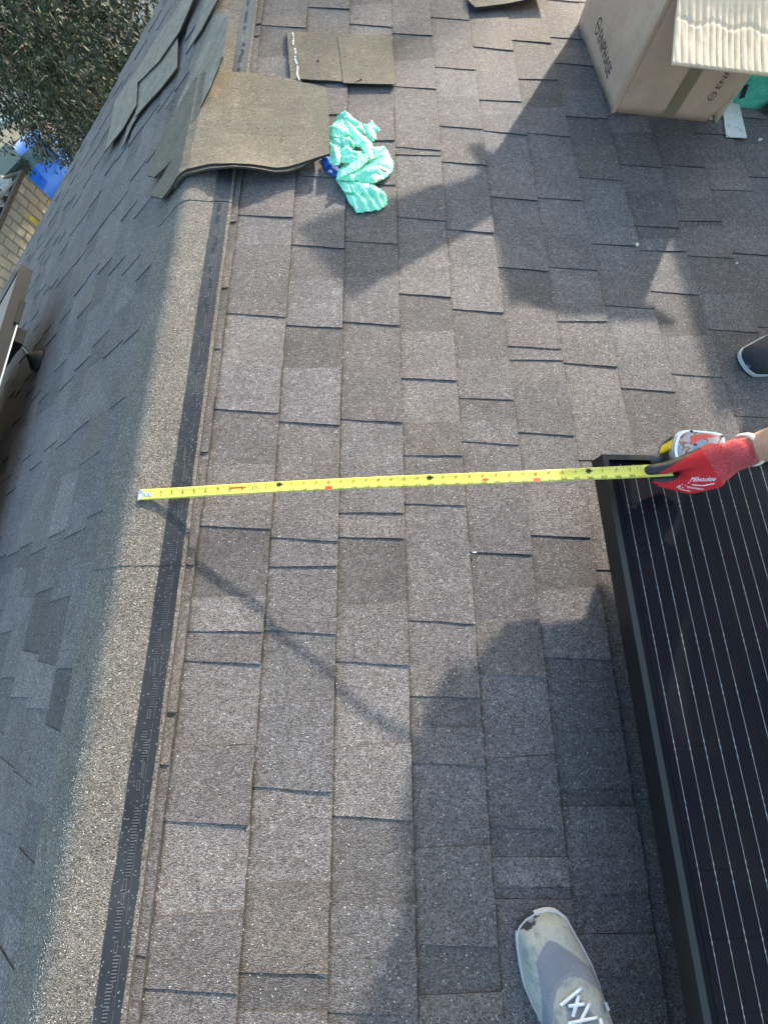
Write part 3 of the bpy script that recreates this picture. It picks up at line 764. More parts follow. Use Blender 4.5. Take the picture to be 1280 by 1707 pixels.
# ================================================================== cardboard box
def quad_panel(name, p, th, mats, parent, inward, n=1):
    p = [Vector(x) for x in p]; d = Vector(inward).normalized()*th*IN
    v = p + [x+d for x in p]; f = [(0, 1, 2, 3), (7, 6, 5, 4), (0, 4, 5, 1), (1, 5, 6, 2), (2, 6, 7, 3), (3, 7, 4, 0)]
    b = MB(); b.add(v, f); return b.build(name, mats, parent)
FL, FR_, BL = (51.0, 63.0), (65.2, 62.3), (49.2, 81.0)
BR = (FR_[0]+BL[0]-FL[0], FR_[1]+BL[1]-FL[1]); HB = 11.6
box = empty('cardboard_box', PR(57, 71, 0)); tag(box, 'open brown cardboard box of solar parts at the top right, its front flap hanging out', 'box')
uin = PR(1, 0, 0)-PR(0, 0, 0); vin = PR(0, 1, 0)-PR(0, 0, 0); nin = PR(0, 0, 1)-PR(0, 0, 0)
def bowed(name, a, c, h0, h1, nrm, mats, parent, bow=0.25, seed=0, k=14, th=0.16, trim=None):
    """a cardboard wall between plan points a and c, slightly bowed and dented, with real thickness"""
    V = []; f = []; fm = []; L = sqrt((a[0]-c[0])**2+(a[1]-c[1])**2)
    for side in (0, 1):
        for j in range(k+1):
            for i in range(k+1):
                s_ = i/k; t = j/k; h = h0+(h1-h0)*t
                if trim: s_, h = trim(s_, h)
                q = bow*sin(pi*i/k)*sin(pi*t)*0.7+0.14*noise.noise(Vector((s_*L*0.35, h*0.35, seed)))*min(1, 6*i/k, 6*(1-i/k))
                q = q - side*th
                V.append(PR(a[0]+(c[0]-a[0])*s_+nrm[0]*q, a[1]+(c[1]-a[1])*s_+nrm[1]*q, h))
    K = (k+1)**2
    for j in range(k):
        for i in range(k):
            x = j*(k+1)+i; f += [(x, x+1, x+k+2, x+k+1), (K+x+k+1, K+x+k+2, K+x+1, K+x)]; fm += [0, 1]
    ring = [i for i in range(k+1)] + [(j+1)*(k+1)+k for j in range(k)] + [k*(k+1)+i for i in range(k-1, -1, -1)] + [j*(k+1) for j in range(k-1, 0, -1)]
    for i in range(len(ring)): x, y = ring[i], ring[(i+1) % len(ring)]; f.append((y, x, K+x, K+y)); fm.append(1)
    return mesh_obj(name, V, f, mats, parent, True, fm)
CM = [M['card'], M['card_in']]
def crush(s_, h):
    if s_ > 0.86 and h < 3.2: s_ = s_ - (s_-0.86)*(1-h/3.2)*0.75
    return s_, h
wl_ = bowed('side_panel', FL, BL, 0.03, HB, (-1, 0), CM, box, 0.12, 1)
wf_ = bowed('front_panel', FL, FR_, 0.03, HB, (0, -1), CM, box, 0.15, 2, trim=crush)
bowed('side_panel', FR_, BR, 0.03, HB, (1, 0), CM, box, 0.2, 3)
bowed('back_panel', BL, BR, 0.03, HB, (0, 1), CM, box, 0.2, 4)
b = MB(); b.add(*prism(PR, grow([FL, FR_, BR, BL], -0.06), 0.02, 0.2)); b.build('base_panel', M['card_in'], box)
# folded corner seam: the doubled edges seen between the side and the front
b = MB()
for off, w_ in ((0.0, 0.10), (0.32, 0.08)):
    b.box(lambda x, y, z: PR(FL[0]+x, FL[1]+y, z), (-0.09+off*0.2, -0.22-off*0.1, 0.05), (w_-0.05+off, -0.1-off*0.1, HB))
b.build('corner_seam', M['card'], box)
# front flap: drooping, corrugated inner face up
def flapF(s_, t):
    """s 0..1 across, t 0..1 outward"""
    u = 50.9 - 0.8*t + s_*14.6; v0 = 63.0-0.05*(u-51); L = 9.6
    a = radians(17)
    rp = 0.055*(abs(sin(u*pi/0.70+0.5*sin(u*0.9)))**0.5) + 0.03*noise.noise(Vector((u*2, t*4, 0)))
    cr = 0.06*exp(-((t-0.52-0.03*sin(u*1.7))/0.018)**2) + 0.03*exp(-((t-0.22-0.02*sin(u))/0.02)**2)
    return PR(u, v0-t*L*cos(a), HB-0.1-t*L*sin(a)+rp-cr-0.35*sin(pi*t)*0.5), rp
NU, NTT = 220, 46; V = []; f = []; fm = []
for side in (0, 1):
    for j in range(NTT+1):
        for i in range(NU+1):
            p, rp = flapF(i/NU, j/NTT); V.append(p - (nin*(0.17+rp*0.8) if side else Vector((0, 0, 0))))
K = (NU+1)*(NTT+1)
for j in range(NTT):
    for i in range(NU):
        x = j*(NU+1)+i; f += [(x, x+NU+1, x+NU+2, x+1), (K+x+1, K+x+NU+2, K+x+NU+1, K+x)]; fm += [0, 1]
ring = [i for i in range(NU+1)]+[(j+1)*(NU+1)+NU for j in range(NTT)]+[NTT*(NU+1)+i for i in range(NU-1, -1, -1)]+[j*(NU+1) for j in range(NTT-1, 0, -1)]
for i in range(len(ring)): x, y = ring[i], ring[(i+1) % len(ring)]; f.append((x, y, K+y, K+x)); fm.append(0)
M['card_flap'] = cardboard('cardboard_flap_inner', (0.66, 0.51, 0.35))
mesh_obj('front_flap', V, f, [M['card_flap'], M['card']], box, True, fm)
# unseen side flap, added at an angle to cast the shadow band left of the box
quad_panel('shadow_flap', [PR(49.7, 74, HB), PR(49.3, 81, HB), PR(31.7, 77.8, 14), PR(37.5, 68.5, 14)], 0.17, M['card_in'], box, -nin)
quad_panel('back_flap', [PR(BL[0], BL[1], HB), PR(BR[0], BR[1], HB), PR(BR[0], BR[1]+7, HB+1), PR(BL[0], BL[1]+7, HB+1)], 0.17, M['card_in'], box, -nin)
# printing on the side and the front
def logo(F, x0, y0, sc, word, parent, name):
    """ring with a cross bar, then the word; F(x, y) puts the lettering plane in space"""
    b = MB(); n = 28
    for r0, r1 in ((0.40, 0.50),):
        vv = [F(x0+sc*(0.5+r*cos(2*pi*i/n)), y0+sc*(0.5+r*sin(2*pi*i/n))) for r in (r0, r1) for i in range(n)]
        b.add(vv, [(i, (i+1) % n, n+(i+1) % n, n+i) for i in range(n)])
    b.add([F(x0+sc*a, y0+sc*d) for a, d in ((0.1, 0.45), (0.9, 0.45), (0.9, 0.55), (0.1, 0.55))], [(0, 1, 2, 3)])
    v, f = text_mesh(word, 1.0); b.add([F(x0+sc*(1.25+p.x*1.15), y0+sc*(0.12+p.y*1.05)) for p in v], f)
    return b.build(name, M['print'], parent)
def sideF(x, y):       # lettering upright on the left side panel, reading toward the front
    k = 1-(x/18.2); a = FL[0]+(BL[0]-FL[0])*k; c = FL[1]+(BL[1]-FL[1])*k
    q = 0.12*sin(pi*k)*sin(pi*y/HB)*0.7+0.14*noise.noise(Vector((k*18.1*0.35, y*0.35, 1)))*min(1, 6*k, 6*(1-k))
    return PR(a-0.035-q, c, y)
logo(lambda x, y: sideF(x, y-(x-5.5)*0.12), 5.5, 1.85, 1.4, 'ENPHASE', wl_, 'printed_logo')
def frontF(x, y):      # lettering turned a quarter, reading up the front panel near its right edge
    k = (13.9-y)/14.2; q = 0.15*sin(pi*k)*sin(pi*x/HB)*0.7+0.14*noise.noise(Vector((k*14.2*0.35, x*0.35, 2)))*min(1, 6*k, 6*(1-k))
    return PR(FL[0]+(FR_[0]-FL[0])*k, FL[1]+(FR_[1]-FL[1])*k-0.035-q, x)
logo(frontF, 2.1, 2.2, 0.85, 'ENPHASE', wf_, 'printed_logo')
def fq(x0, x1, y0, y1):
    n = 10; return [(x0+(x1-x0)*i/n, y) for i in range(n+1) for y in (y0, y1)]
vv = []; ff = []
for i in range(17):
    h = 0.3+(HB-0.5)*i/16
    for k in (0.46, 0.58):
        x = k; q = 0.15*sin(pi*k)*sin(pi*h/HB)*0.7+0.14*noise.noise(Vector((k*14.2*0.35, h*0.35, 2)))
        vv.append(PR(FL[0]+(FR_[0]-FL[0])*k, FL[1]+(FR_[1]-FL[1])*k-0.03-q, h))
ff = [(2*i, 2*i+1, 2*i+3, 2*i+2) for i in range(16)]
mesh_obj('packing_tape', vv, ff, M['ptape'], wf_)
adopt(box)

# green shrink-wrapped bundle right behind the box
def wrapped(name, c0, c1, H, label, cat):
    r = empty(name, PR((c0[0]+c1[0])/2, (c0[1]+c1[1])/2, 0)); tag(r, label, cat)
    V = []; f = []; NS, NH = 60, 16
    for j in range(NH+1):
        t = j/NH
        for i in range(NS):
            a = 2*pi*i/NS; cx, cy = cos(a), sin(a); e = 0.35
            x = abs(cx)**e*(1 if cx > 0 else -1); y = abs(cy)**e*(1 if cy > 0 else -1)
            sh = 1-0.10*max(0, t-0.75)*4*0.5
            rr = 0.25*noise.noise(Vector((i*0.22, t*3, 2)))+0.12*abs(noise.noise(Vector((i*0.9+t*5, t*7-i*0.3, 5))))
            V.append(PR((c0[0]+c1[0])/2+x*(c1[0]-c0[0])/2*sh+x*rr, (c0[1]+c1[1])/2+y*(c1[1]-c0[1])/2*sh+y*rr, t*H+0.2*noise.noise(Vector((i*.3, t*2, 0)))))
    for j in range(NH):
        for i in range(NS): f.append((j*NS+i, j*NS+(i+1) % NS, (j+1)*NS+(i+1) % NS, (j+1)*NS+i))
    f.append(tuple(range(NH*NS, (NH+1)*NS)))
    mesh_obj('wrapping', V, f, M['wrap'], r, False)
    return r
wr = wrapped('wrapped_bundle', (66.3, 65.6), (90, 90), 7.4, 'bundle in green stretch film right behind the cardboard box', 'bundle')
def at_v(x, y, v):
    lo, hi = 0.0, 9.0
    for _ in range(30):
        m_ = (lo+hi)/2
        if on(x, y, m_)[1] > v: lo = m_
        else: hi = m_
    return PR(*on(x, y, lo), lo)
b = MB()
for quad in (((1239, 143), (1248, 140), (1240, 163), (1230, 165)), ((1266, 182), (1300, 158), (1310, 190), (1268, 190))):
    b.add([at_v(x, y, 65.15) for x, y in quad]+[at_v(x, y, 65.3) for x, y in quad], [(0, 1, 2, 3), (7, 6, 5, 4), (0, 4, 5, 1), (1, 5, 6, 2), (2, 6, 7, 3), (3, 7, 4, 0)])
b.build('black_tape_mark', M['rubber'], wr); adopt(wr)
b = MB(); q = PP([(1200, 150), (1226, 150), (1244, 227), (1210, 226)], 0.2)
b.add(*prism(PR, q, 0.12, 0.2)); q2 = PP([(1209, 225.0), (1243, 227), (1243.4, 230), (1209.5, 228.5)], 0.12); b.add(*prism(PR, q2, 0.1, 0.16))
s = NT('stained_white_metal'); co = s.coord(); n = s.noise(55, 5, 0.75, co, dist=0.8)
s.base(s.mix(s.ramp(n, [(0.56, 0), (0.66, 0.75)]), (0.66, 0.67, 0.64), (0.12, 0.12, 0.11))); s.set(Roughness=0.5); M['stain'] = s.m
tag(b.build('flashing_strip', M['stain']), 'stained white metal strip lying between the cardboard box and the green bundle', 'metal strip')
# cartons added out of view on the right so that they shade the upper shingles
for k, (z0, z1, dx) in enumerate(((0.03, 9.9, 0.0), (9.95, 20.0, 0.3))):
    b = MB(); b.box(PR, (82+dx, 93.5 if k == 0 else 72, z0), (106+dx, 112 if k == 0 else 106, z1)); 
    if k == 0: b.box(PR, (91, 74, z0), (106, 93.4, z1))
    o = b.build('cardboard_box', M['card']); tag(o, ('lower' if k == 0 else 'upper')+' unseen carton added beyond the green bundle to shade the shingles', 'box')
    c = MB(); c.box(PR, (93, 71.9 if k else 73.9, z1-3), (95, 111.9 if k == 0 else 106.1, z1+0.03)); c.build('packing_tape', M['ptape'], o)

# ================================================================== solar panel beside the tape
PT = 6.0
def solar(name, F, u0, u1, v0, v1, top, label, cap_mat, cells=True, ht=1.4, group=None, face_mat=None, glass='glass'):
    r = empty(name, F((u0+u1)/2, (v0+v1)/2, top-ht)); tag(r, label, 'solar panel', group)
    lip, th = 0.42, 0.10
    def bar(a, c, hz=(top-ht, top), nm='frame_rail', m=cap_mat):
        b = MB(); b.box(F, (a[0], a[1], hz[0]), (c[0], c[1], hz[1])); return b.build(nm, m, r)
    fm_ = face_mat or cap_mat
    for a, c in (((u0, v0), (u0+th, v1)), ((u1-th, v0), (u1, v1)), ((u0+th, v1-th), (u1-th, v1)), ((u0+th, v0), (u1-th, v0+th))):
        bar(a, c, (top-ht, top-0.07), 'frame_wall', fm_)
    for a, c in (((u0, v0), (u0+lip, v1)), ((u1-lip, v0), (u1, v1)), ((u0+lip+0.01, v1-lip), (u1-lip-0.01, v1)), ((u0+lip+0.01, v0), (u1-lip-0.01, v0+lip))):
        bar(a, c, (top-0.07, top), 'frame_lip', cap_mat)
    for a, c in (((u0+th, v0+th), (u0+1.1, v1-th)), ((u1-1.1, v0+th), (u1-th, v1-th))):
        bar(a, c, (top-ht, top-ht+0.07), 'frame_flange', fm_)
    b = MB(); b.box(F, (u0+th, v0+th, top-0.32), (u1-th, v1-th, top-0.27)); b.build('backsheet', M['backsheet'], r)
    b = MB(); b.box(F, (u0+lip-0.1, v0+lip-0.1, top-0.20), (u1-lip+0.1, v1-lip+0.1, top-0.10)); b.build('glass_pane', M[glass], r)
    if not cells: return r
    # half-cut cells and six round ribbons per cell column
    cu = u0+0.98; first = True; cw, ch = 6.40, 3.20; me = None; wm = None
    while cu+cw < u1-0.3:
        cv = v1-0.65
        while cv-ch > v0+0.4:
            if me is None:
                x0, x1, y0, y1 = cu+0.015, cu+cw-0.015, cv-ch+0.012, cv-0.012; c = 0.12
                pts = [(x0+c, y0), (x1-c, y0), (x1, y0+c), (x1, y1), (x0, y1), (x0, y0+c)]
                v, f = prism(F, pts, top-0.262, top-0.245); o = mesh_obj('solar_cell', v, f, M['cell'], r); me = o.data; base = (cu, cv)
            else:
                o = link('solar_cell', me, r); o.location = F(cu, cv, 0)-F(base[0], base[1], 0)
            cv -= ch
        for k in range(6):
            wx = cu+0.68-0.2+k*1.01
            if wm is None:
                b = MB(); yv = v1-0.55; g = 0.011
                b.box(F, (wx-g, v0+0.6, top-0.243), (wx+g, v1-0.9, top-0.225))
                cv = v1-0.65; rr = random.Random(2)
                while cv-ch > v0+0.4:
                    for yy in (cv-0.12, cv-0.55-0.1*rr.random(), cv-ch+0.30):
                        b.box(F, (wx-g*2.1, yy-0.10, top-0.2435), (wx+g*2.1, yy+0.06, top-0.218))
                    cv -= ch
                o = b.build('busbar', M['wire'], r); wm = o.data; wb = wx
            else:
                o = link('busbar', wm, r); o.location = F(wx, 0, 0)-F(wb, 0, 0)
        cu += cw
    # junction boxes and the underside rails are separate
    return r
U0P = 37.25
sp = solar('solar_panel', PR, U0P, U0P+41.0, -58.0, 12.0, PT, 'black framed solar panel in the lower right, under the yellow tape and red glove', M['frame'], group='solar panels')
adopt(sp)
def rail(label, F, u0, u1, v, h0, h1, name='mounting_rail'):
    r = empty(name, F((u0+u1)/2, v, 0)); tag(r, label, 'mounting rail', 'mounting rails under the panels')
    b = MB(); b.box(F, (u0, v-0.7, h0), (u1, v+0.7, h1)); b.build('rail', M['rubber'], r)
    for uu in (u0+7.0, u1-7.0):
        b = MB(); v_, f = tube([F(uu, v-1.0, 0.15), F(uu, v-1.0, 0.5), F(uu, v-1.0, 1.6)], [1.5*IN, 1.3*IN, 0.5*IN], 14); b.add(v_, f); b.build('flashing_foot', M['rubber'], r)
        b = MB(); v_, f = tube([F(uu, v-1.0, 1.4), F(uu, v-1.0, h0+0.6)], 0.28*IN, 10); b.add(v_, f); b.build('support_rod', M['alu'], r)
    adopt(r); return r
rail('black mounting rail hidden under the upper part of the right solar panel', PR, 42, 76, 2.0, 2.9, 4.55)
rail('black mounting rail hidden under the lower part of the right solar panel', PR, 42, 76, -44.0, 2.9, 4.55)

# ================================================================== solar array on the left slope
sp2 = solar('solar_panel', PL, 46.8, 88.0, -8.0, 60.5, 6.2, 'grey framed solar panel on the left slope, cut by the left picture edge', M['frame'], False, 1.7, 'solar panels', M['frame_grey'], 'glass_sky')
b = MB(); b.box(PL, (46.6, -8, 4.42), (46.78, 52.5, 4.62)); b.build('bright_edge_trim', M['alu'], sp2)
b = MB(); b.box(PL, (46.3, 49.0, 4.3), (46.75, 53.5, 5.0)); b.build('splice_clip', M['rubber'], sp2)
adopt(sp2)
r = empty('panel_foot', PL(51, 46.4, 0)); tag(r, 'round black roof foot with a silver rod holding up the left solar panel', 'roof mount')
v, f = tube([PL(51, 46.4, 0.1), PL(51, 46.4, 0.35), PL(50.8, 46.6, 1.5), PL(50.8, 46.6, 1.9)], [2.3*IN, 2.1*IN, 0.75*IN, 0.5*IN], 18); mesh_obj('rubber_boot', v, f, M['rubber'], r, False)
v, f = tube([PL(50.8, 46.6, 1.5), PL(49.5, 47.6, 3.6)], 0.33*IN, 12); mesh_obj('support_rod', v, f, M['alu'], r, False)
b = MB(); b.box(PL, (47.4, 46.2, 3.1), (50.3, 48.9, 4.5)); b.build('bracket', M['rubber'], r)
adopt(r)
r = empty('mounting_rail', PL(66, 48, 0)); tag(r, 'black mounting rail under the left solar panel', 'mounting rail', 'mounting rails under the panels')
b = MB(); b.box(PL, (50.4, 47.0, 3.0), (86, 48.4, 4.4)); b.build('rail', M['rubber'], r); adopt(r)

# ================================================================== tape measure
TK = [(0, 235, 825, 0.5), (3, 286, 822.5, 0.85), (6, 343, 819, 1.5), (12, 466, 812, 2.75), (18, 590, 806, 4.0), (24, 717, 801, 5.2), (30, 850, 796, 6.4), (36, 982, 790, 7.3), (39, 1051, 787, 7.75), (42, 1119, 783, 8.2)]
TW = [(t, Vector((*on(x, y, h), h))) for t, x, y, h in TK]
def tp(r_):
    """point on the blade centre line at inch r (Catmull-Rom through the measured marks)"""
    i = 0
    while i < len(TW)-2 and TW[i+1][0] < r_: i += 1
    p0 = TW[max(i-1, 0)]; p1 = TW[i]; p2 = TW[i+1]; p3 = TW[min(i+2, len(TW)-1)]
    t = (r_-p1[0])/(p2[0]-p1[0])
    m1 = (p2[1]-p0[1])/max(1e-6, (p2[0]-p0[0]))*(p2[0]-p1[0]); m2 = (p3[1]-p1[1])/max(1e-6, (p3[0]-p1[0]))*(p2[0]-p1[0])
    return p1[1]*(2*t**3-3*t*t+1)+m1*(t**3-2*t*t+t)+p2[1]*(-2*t**3+3*t*t)+m2*(t**3-t*t)
def TF(r_, y, h=0.0):
    c = tp(r_); d = (tp(r_+0.2)-tp(r_-0.2)).normalized() if r_ > 0.2 else (tp(0.4)-tp(0)).normalized()
    cr = Vector((-d.y, d.x, 0)).normalized(); nrm = d.cross(cr)
    if nrm.z < 0: nrm = -nrm
    bank = 0.05*sin(r_*0.35)
    q = c + cr*y + nrm*(h + 0.10*(y*2)**2*0.6 + bank*y)
    return PR(q.x, q.y, q.z)
tm = empty('tape_measure', PR(46, 14, 7)); tag(tm, 'yellow tape measure pulled from ridge to panel, its chrome case held by the red glove', 'tape measure')
V = []; f = []; n = 168; YS = [-0.46, -0.28, -0.1, 0.1, 0.28, 0.46]
for s_ in (0, 1):
    for i in range(n+1):
        for y in YS: V.append(TF(42.0*i/n, y, -0.012*s_))
k = len(YS); K = (n+1)*k
for i in range(n):
    for j in range(k-1): x = i*k+j; f += [(x, x+k, x+k+1, x+1), (K+x+1, K+x+k+1, K+x+k, K+x)]
    f += [(i*k, K+i*k, K+(i+1)*k, (i+1)*k), (i*k+k-1, (i+1)*k+k-1, K+(i+1)*k+k-1, K+i*k+k-1)]
blade = mesh_obj('blade', V, f, M['tape'], tm, True)
ink = MB(); red = MB()
def put(B, s_, r0, y0, size, stretch=1.0):
    v, f = text_mesh(s_, size); w_ = max(p.x for p in v)
    B.add([TF(r0+(p.x-w_/2)*stretch, y0+p.y, 0.006) for p in v], f)
def tick(B, r0, y0, y1, w_=0.016): B.add([TF(r0-w_, y0, 0.006), TF(r0+w_, y0, 0.006), TF(r0+w_, y1, 0.006), TF(r0-w_, y1, 0.006)], [(0, 1, 2, 3)])
for i in range(8, 8*40):
    r0 = i/8; L = 0.30 if i % 8 == 0 else (0.2 if i % 4 == 0 else (0.14 if i % 2 == 0 else 0.09))
    tick(ink, r0, 0.455-L*.9, 0.455, 0.019); tick(ink, r0, -0.455, -0.455+L*0.7, 0.017)
for r0 in range(2, 12): put(ink, str(r0), r0, -0.15, 0.46, 1.15)
for r0 in range(13, 40):
    if r0 in (24, 36): continue
    if r0 in (16, 32): continue
    put(ink, str(r0), r0, -0.42, 0.34, 1.5); put(red, str(r0 % 12), r0-0.1, 0.05, 0.30, 1.3)
put(ink, '12', 12, -0.42, 0.34, 1.4); put(ink, '24', 24, -0.42, 0.34, 1.5); put(ink, '36', 36, -0.42, 0.34, 1.5)
for r0 in (16, 32):
    red.add([TF(r0+a, y, 0.005) for a, y in ((-.30, -.40), (.30, -.40), (.30, -.12), (-.30, -.12))], [(0, 1, 2, 3)]); put(red, str(r0 % 12), r0-0.1, 0.05, 0.30, 1.3)
    tick(red, r0, -0.45, 0.45, 0.02)
for r0 in (12, 24, 36):
    c = (r0, 0.22); ink.add([TF(c[0]+a, c[1]+y, 0.007) for a, y in ((-.32, 0), (-.1, -.1), (0, -.24), (.1, -.1), (.32, 0), (.1, .1), (0, .24), (-.1, .1))], [tuple(range(8))])
    ink.add([TF(c[0]+a, c[1]+y, 0.007) for a, y in ((-.2, -.2), (-.12, -.2), (-.12, .2), (-.2, .2))], [(0, 1, 2, 3)])
for a, c in (((8.0, 0.15), (9.4, 0.28)), ((8.0, 0.28), (9.0, 0.34)), ((27.9, 0.0), (28.4, -0.38)), ((2.6, -0.02), (3.0, 0.02))):
    tick(red, (a[0]+c[0])/2, min(a[1], c[1])*0.5, max(a[1], c[1])*0.6, abs(a[0]-c[0])/2*0.9)
ink.build('printed_scale', M['ink'], blade)['kind'] = 'stuff'
red.build('red_scale', M['red_ink'], blade)['kind'] = 'stuff'
# end hook
b = MB(); pts = [(-0.15, -0.52), (-0.22, 0.1), (-0.1, 0.52), (0.35, 0.18), (1.1, 0.17), (1.22, 0.0), (1.1, -0.17), (0.35, -0.18)]
V = [TF(0.02+max(0, x), y, 0.035) if x > 0 else TF(0.0, y, 0.035)+Vector((x*IN, 0, 0)) for x, y in pts]; V += [p-nin*0.04 for p in V]; N = len(pts)
b.add(V, [tuple(range(N)), tuple(range(2*N-1, N-1, -1))]+[(i, N+i, N+(i+1) % N, (i+1) % N) for i in range(N)])
hk = b.build('end_hook', M['steel_tip'], tm)
b = MB()
for x in (0.45, 0.85): b.add(*sphere(TF(x, 0.0, 0.05), (0.08*IN, 0.08*IN, 0.03*IN), 10, 6))
b.build('rivet', M['chrome'], hk)
# case
CO = PP([(1131, 713), (1200, 719), (1210, 727), (1211, 744), (1203, 775), (1128, 778), (1120, 748)], 9.2)
def roundpoly(poly, k=2):
    for _ in range(k):
        q = []
        for i in range(len(poly)):
            a, c = poly[i], poly[(i+1) % len(poly)]; q += [(a[0]*.8+c[0]*.2, a[1]*.8+c[1]*.2), (a[0]*.2+c[0]*.8, a[1]*.2+c[1]*.8)]
        poly = q
    return poly
RCO = roundpoly(CO)
b = MB()
b.add(*prism(PR, grow(RCO, -0.03), 7.55, 7.7)); b.add(*prism(PR, RCO, 7.7, 8.0)); case = b.build('case_back', M['chrome'], tm)
b = MB(); b.add(*prism(PR, grow(RCO, -0.015), 8.0, 8.8)); b.build('case_grip', M['black_pl'], tm)
b = MB(); b.add(*prism(PR, grow(RCO, 0.0), 8.8, 9.05)); b.add(*prism(PR, grow(RCO, -0.05), 9.051, 9.16)); fr = b.build('case_front', M['chrome'], tm)
b = MB(); b.add(*prism(PR, grow(RCO, -0.16), 9.161, 9.19)); b.build('case_sticker', M['sticker'], tm)
b = MB(); q = PP([(1150, 727), (1172, 722), (1196, 727), (1170, 732), (1150, 742)], 9.2); b.add(*prism(PR, q, 9.191, 9.2)); b.build('red_label_band', M['red_pl'], tm)
b = MB()
for x, y in ((1152, 719), (1203, 727), (1158, 741)): q = on(x, y, 9.2); b.add(*sphere(PR(q[0], q[1], 9.19), (0.11*IN, 0.11*IN, 0.05*IN), 12, 6))
b.build('screw', M['black_pl'], tm)
q = PP([(1119, 731), (1130, 735), (1122, 751), (1112, 747)], 8.9); b = MB(); b.add(*prism(PR, roundpoly(q, 1), 8.1, 8.95)); b.build('lock_button', M['yellow_key'], tm)
q = PP([(1116, 748), (1121, 750), (1119, 766), (1115, 764)], 8.6); b = MB(); b.add(*prism(PR, q, 7.9, 8.6)); b.build('lock_slider', M['yellow_key'], tm)
adopt(tm)

# ================================================================== worker measuring at the panel
M['shirt'] = plain('grey_work_shirt', (0.10, 0.11, 0.13), 0.9, 0, 0.12, 30, 0.3, 200)
M['jeans'] = plain('dark_work_trousers', (0.025, 0.028, 0.036), 0.9, 0, 0.15, 60, 0.3, 400)
M['shoe_dark'] = knit('black_shoe_mesh', (0.03, 0.031, 0.036), 600, 0.5, (1, 1, 1), 0.2)
M['sole_white'] = plain('white_rubber_sole', (0.62, 0.62, 0.63), 0.5, 0, 0.1, 80)
M['hat'] = plain('white_hard_hat', (0.7, 0.7, 0.68), 0.35)
M['hair'] = plain('dark_hair', (0.02, 0.014, 0.01), 0.8, 0, 0.3, 200, 0.5, 400)
M['eye'] = plain('eye_white', (0.75, 0.74, 0.72), 0.2)
def q(u, v, h): return PR(u, v, h)
wk = empty('person', PR(66, 32, 0)); tag(wk, 'worker at the right edge in a red glove and black shoe, holding the tape', 'person')
wrist = P(1262, 747, 9.5); fore = P(1345, 724, 12.5)
sh_r = q(62, 30, 44); sh_l = q(66, 44, 44)
el = fore + (fore-wrist).normalized()*0.12
def skinpick(c, n):
    u = c.x*cos(PITCH)-c.z*sin(PITCH); v = c.y; h = c.x*sin(PITCH)+c.z*cos(PITCH)
    u, v, h = u/IN, v/IN, h/IN
    if h < 30 and v > 20 and u > 57: return 2
    if (c-wrist).length < (fore-wrist).length+0.03 and h < 22 and v < 22: return 0
    if h > 49.5: return 0
    if h < 31 and v > 35 and u < 57: return 0
    if h < 33 and v > 34: return 2
    return 1
caps = [(wrist + (fore-wrist)*-0.45, .95*IN, fore, 1.35*IN), (fore, 1.35*IN, el, 1.6*IN), (el, 1.7*IN, sh_r, 2.5*IN),
        (sh_r, 2.7*IN, q(70, 36, 44), 4.4*IN), (q(70, 40, 43), 5.4*IN, sh_l, 2.9*IN), (sh_l, 2.4*IN, q(61.5, 52, 30), 1.9*IN), (q(61.5, 52, 30), 1.9*IN, q(57.4, 42.4, 22.6), 2.1*IN), (q(57.4, 42.4, 22.6), 2.1*IN, q(52.5, 41.8, 19.6), 1.7*IN), (q(53.8, 42, 17.8), 1.5*IN, q(59.5, 42, 23.5), 2.2*IN), (q(58.2, 42, 23), 2.3*IN, q(65.5, 41, 27.5), 2.6*IN), (q(65.5, 41, 27.5), 2.6*IN, q(74, 45, 33), 4*IN),  # left arm posed and extra struts added to shape the shadow below
        (q(70, 38, 42), 5.8*IN, q(78, 47, 33), 6.2*IN), (q(76, 42, 32), 4.4*IN, q(64, 26, 19.5), 2.6*IN), (q(64, 26, 19.5), 2.5*IN, q(65, 28.5, 4.5), 1.7*IN),
        (q(82, 48, 32), 4.4*IN, q(77, 52, 19.5), 2.6*IN), (q(77, 52, 19.5), 2.5*IN, q(78, 54, 4.5), 1.7*IN),
        (q(67, 35, 47), 2.4*IN, q(63, 33, 51), 2.2*IN), (q(61, 32, 52.5), 3.6*IN, q(59.5, 31, 50.5), 2.9*IN), (q(58.0, 30.5, 50.8), 0.5*IN, q(57.0, 30.1, 50.0), 0.4*IN)]
blob('body', caps, 0.0075, [M['skin'], M['shirt'], M['jeans']], wk, 2, skinpick)
for a in (-1, 1):
    b = MB(); b.add(*sphere(q(57.6, 30.5+a*1.2, 51.8), 0.48*IN, 12, 8)); e = b.build('eye', M['eye'], wk, True)
    b = MB(); b.add(*sphere(q(57.25, 30.45+a*1.2, 51.7), 0.22*IN, 10, 6)); b.build('iris', M['hair'], e, True)
    b = MB(); b.add(*sphere(q(61.8, 32+a*3.5, 52.0), (0.5*IN, 0.2*IN, 0.7*IN), 10, 8)); b.build('ear', M['skin'], wk, True)
b = MB(); b.add(*tube([q(57.4, 29.6, 49.0), q(57.1, 30.3, 48.9), q(57.4, 31.2, 49.0)], 0.18*IN, 8)); b.build('mouth', plain('lips', (0.4, 0.16, 0.13), 0.5), wk, True)
hv, hf_ = sphere(q(62.3, 32.4, 53.6), 4.1*IN, 24, 14); c0 = q(62.3, 32.4, 53.4)
b = MB(); b.add([p if (p-c0).dot(nin) > 0 else p-nin.normalized()*((p-c0).dot(nin.normalized())) for p in hv], hf_); b.build('hard_hat', M['hat'], wk, True)
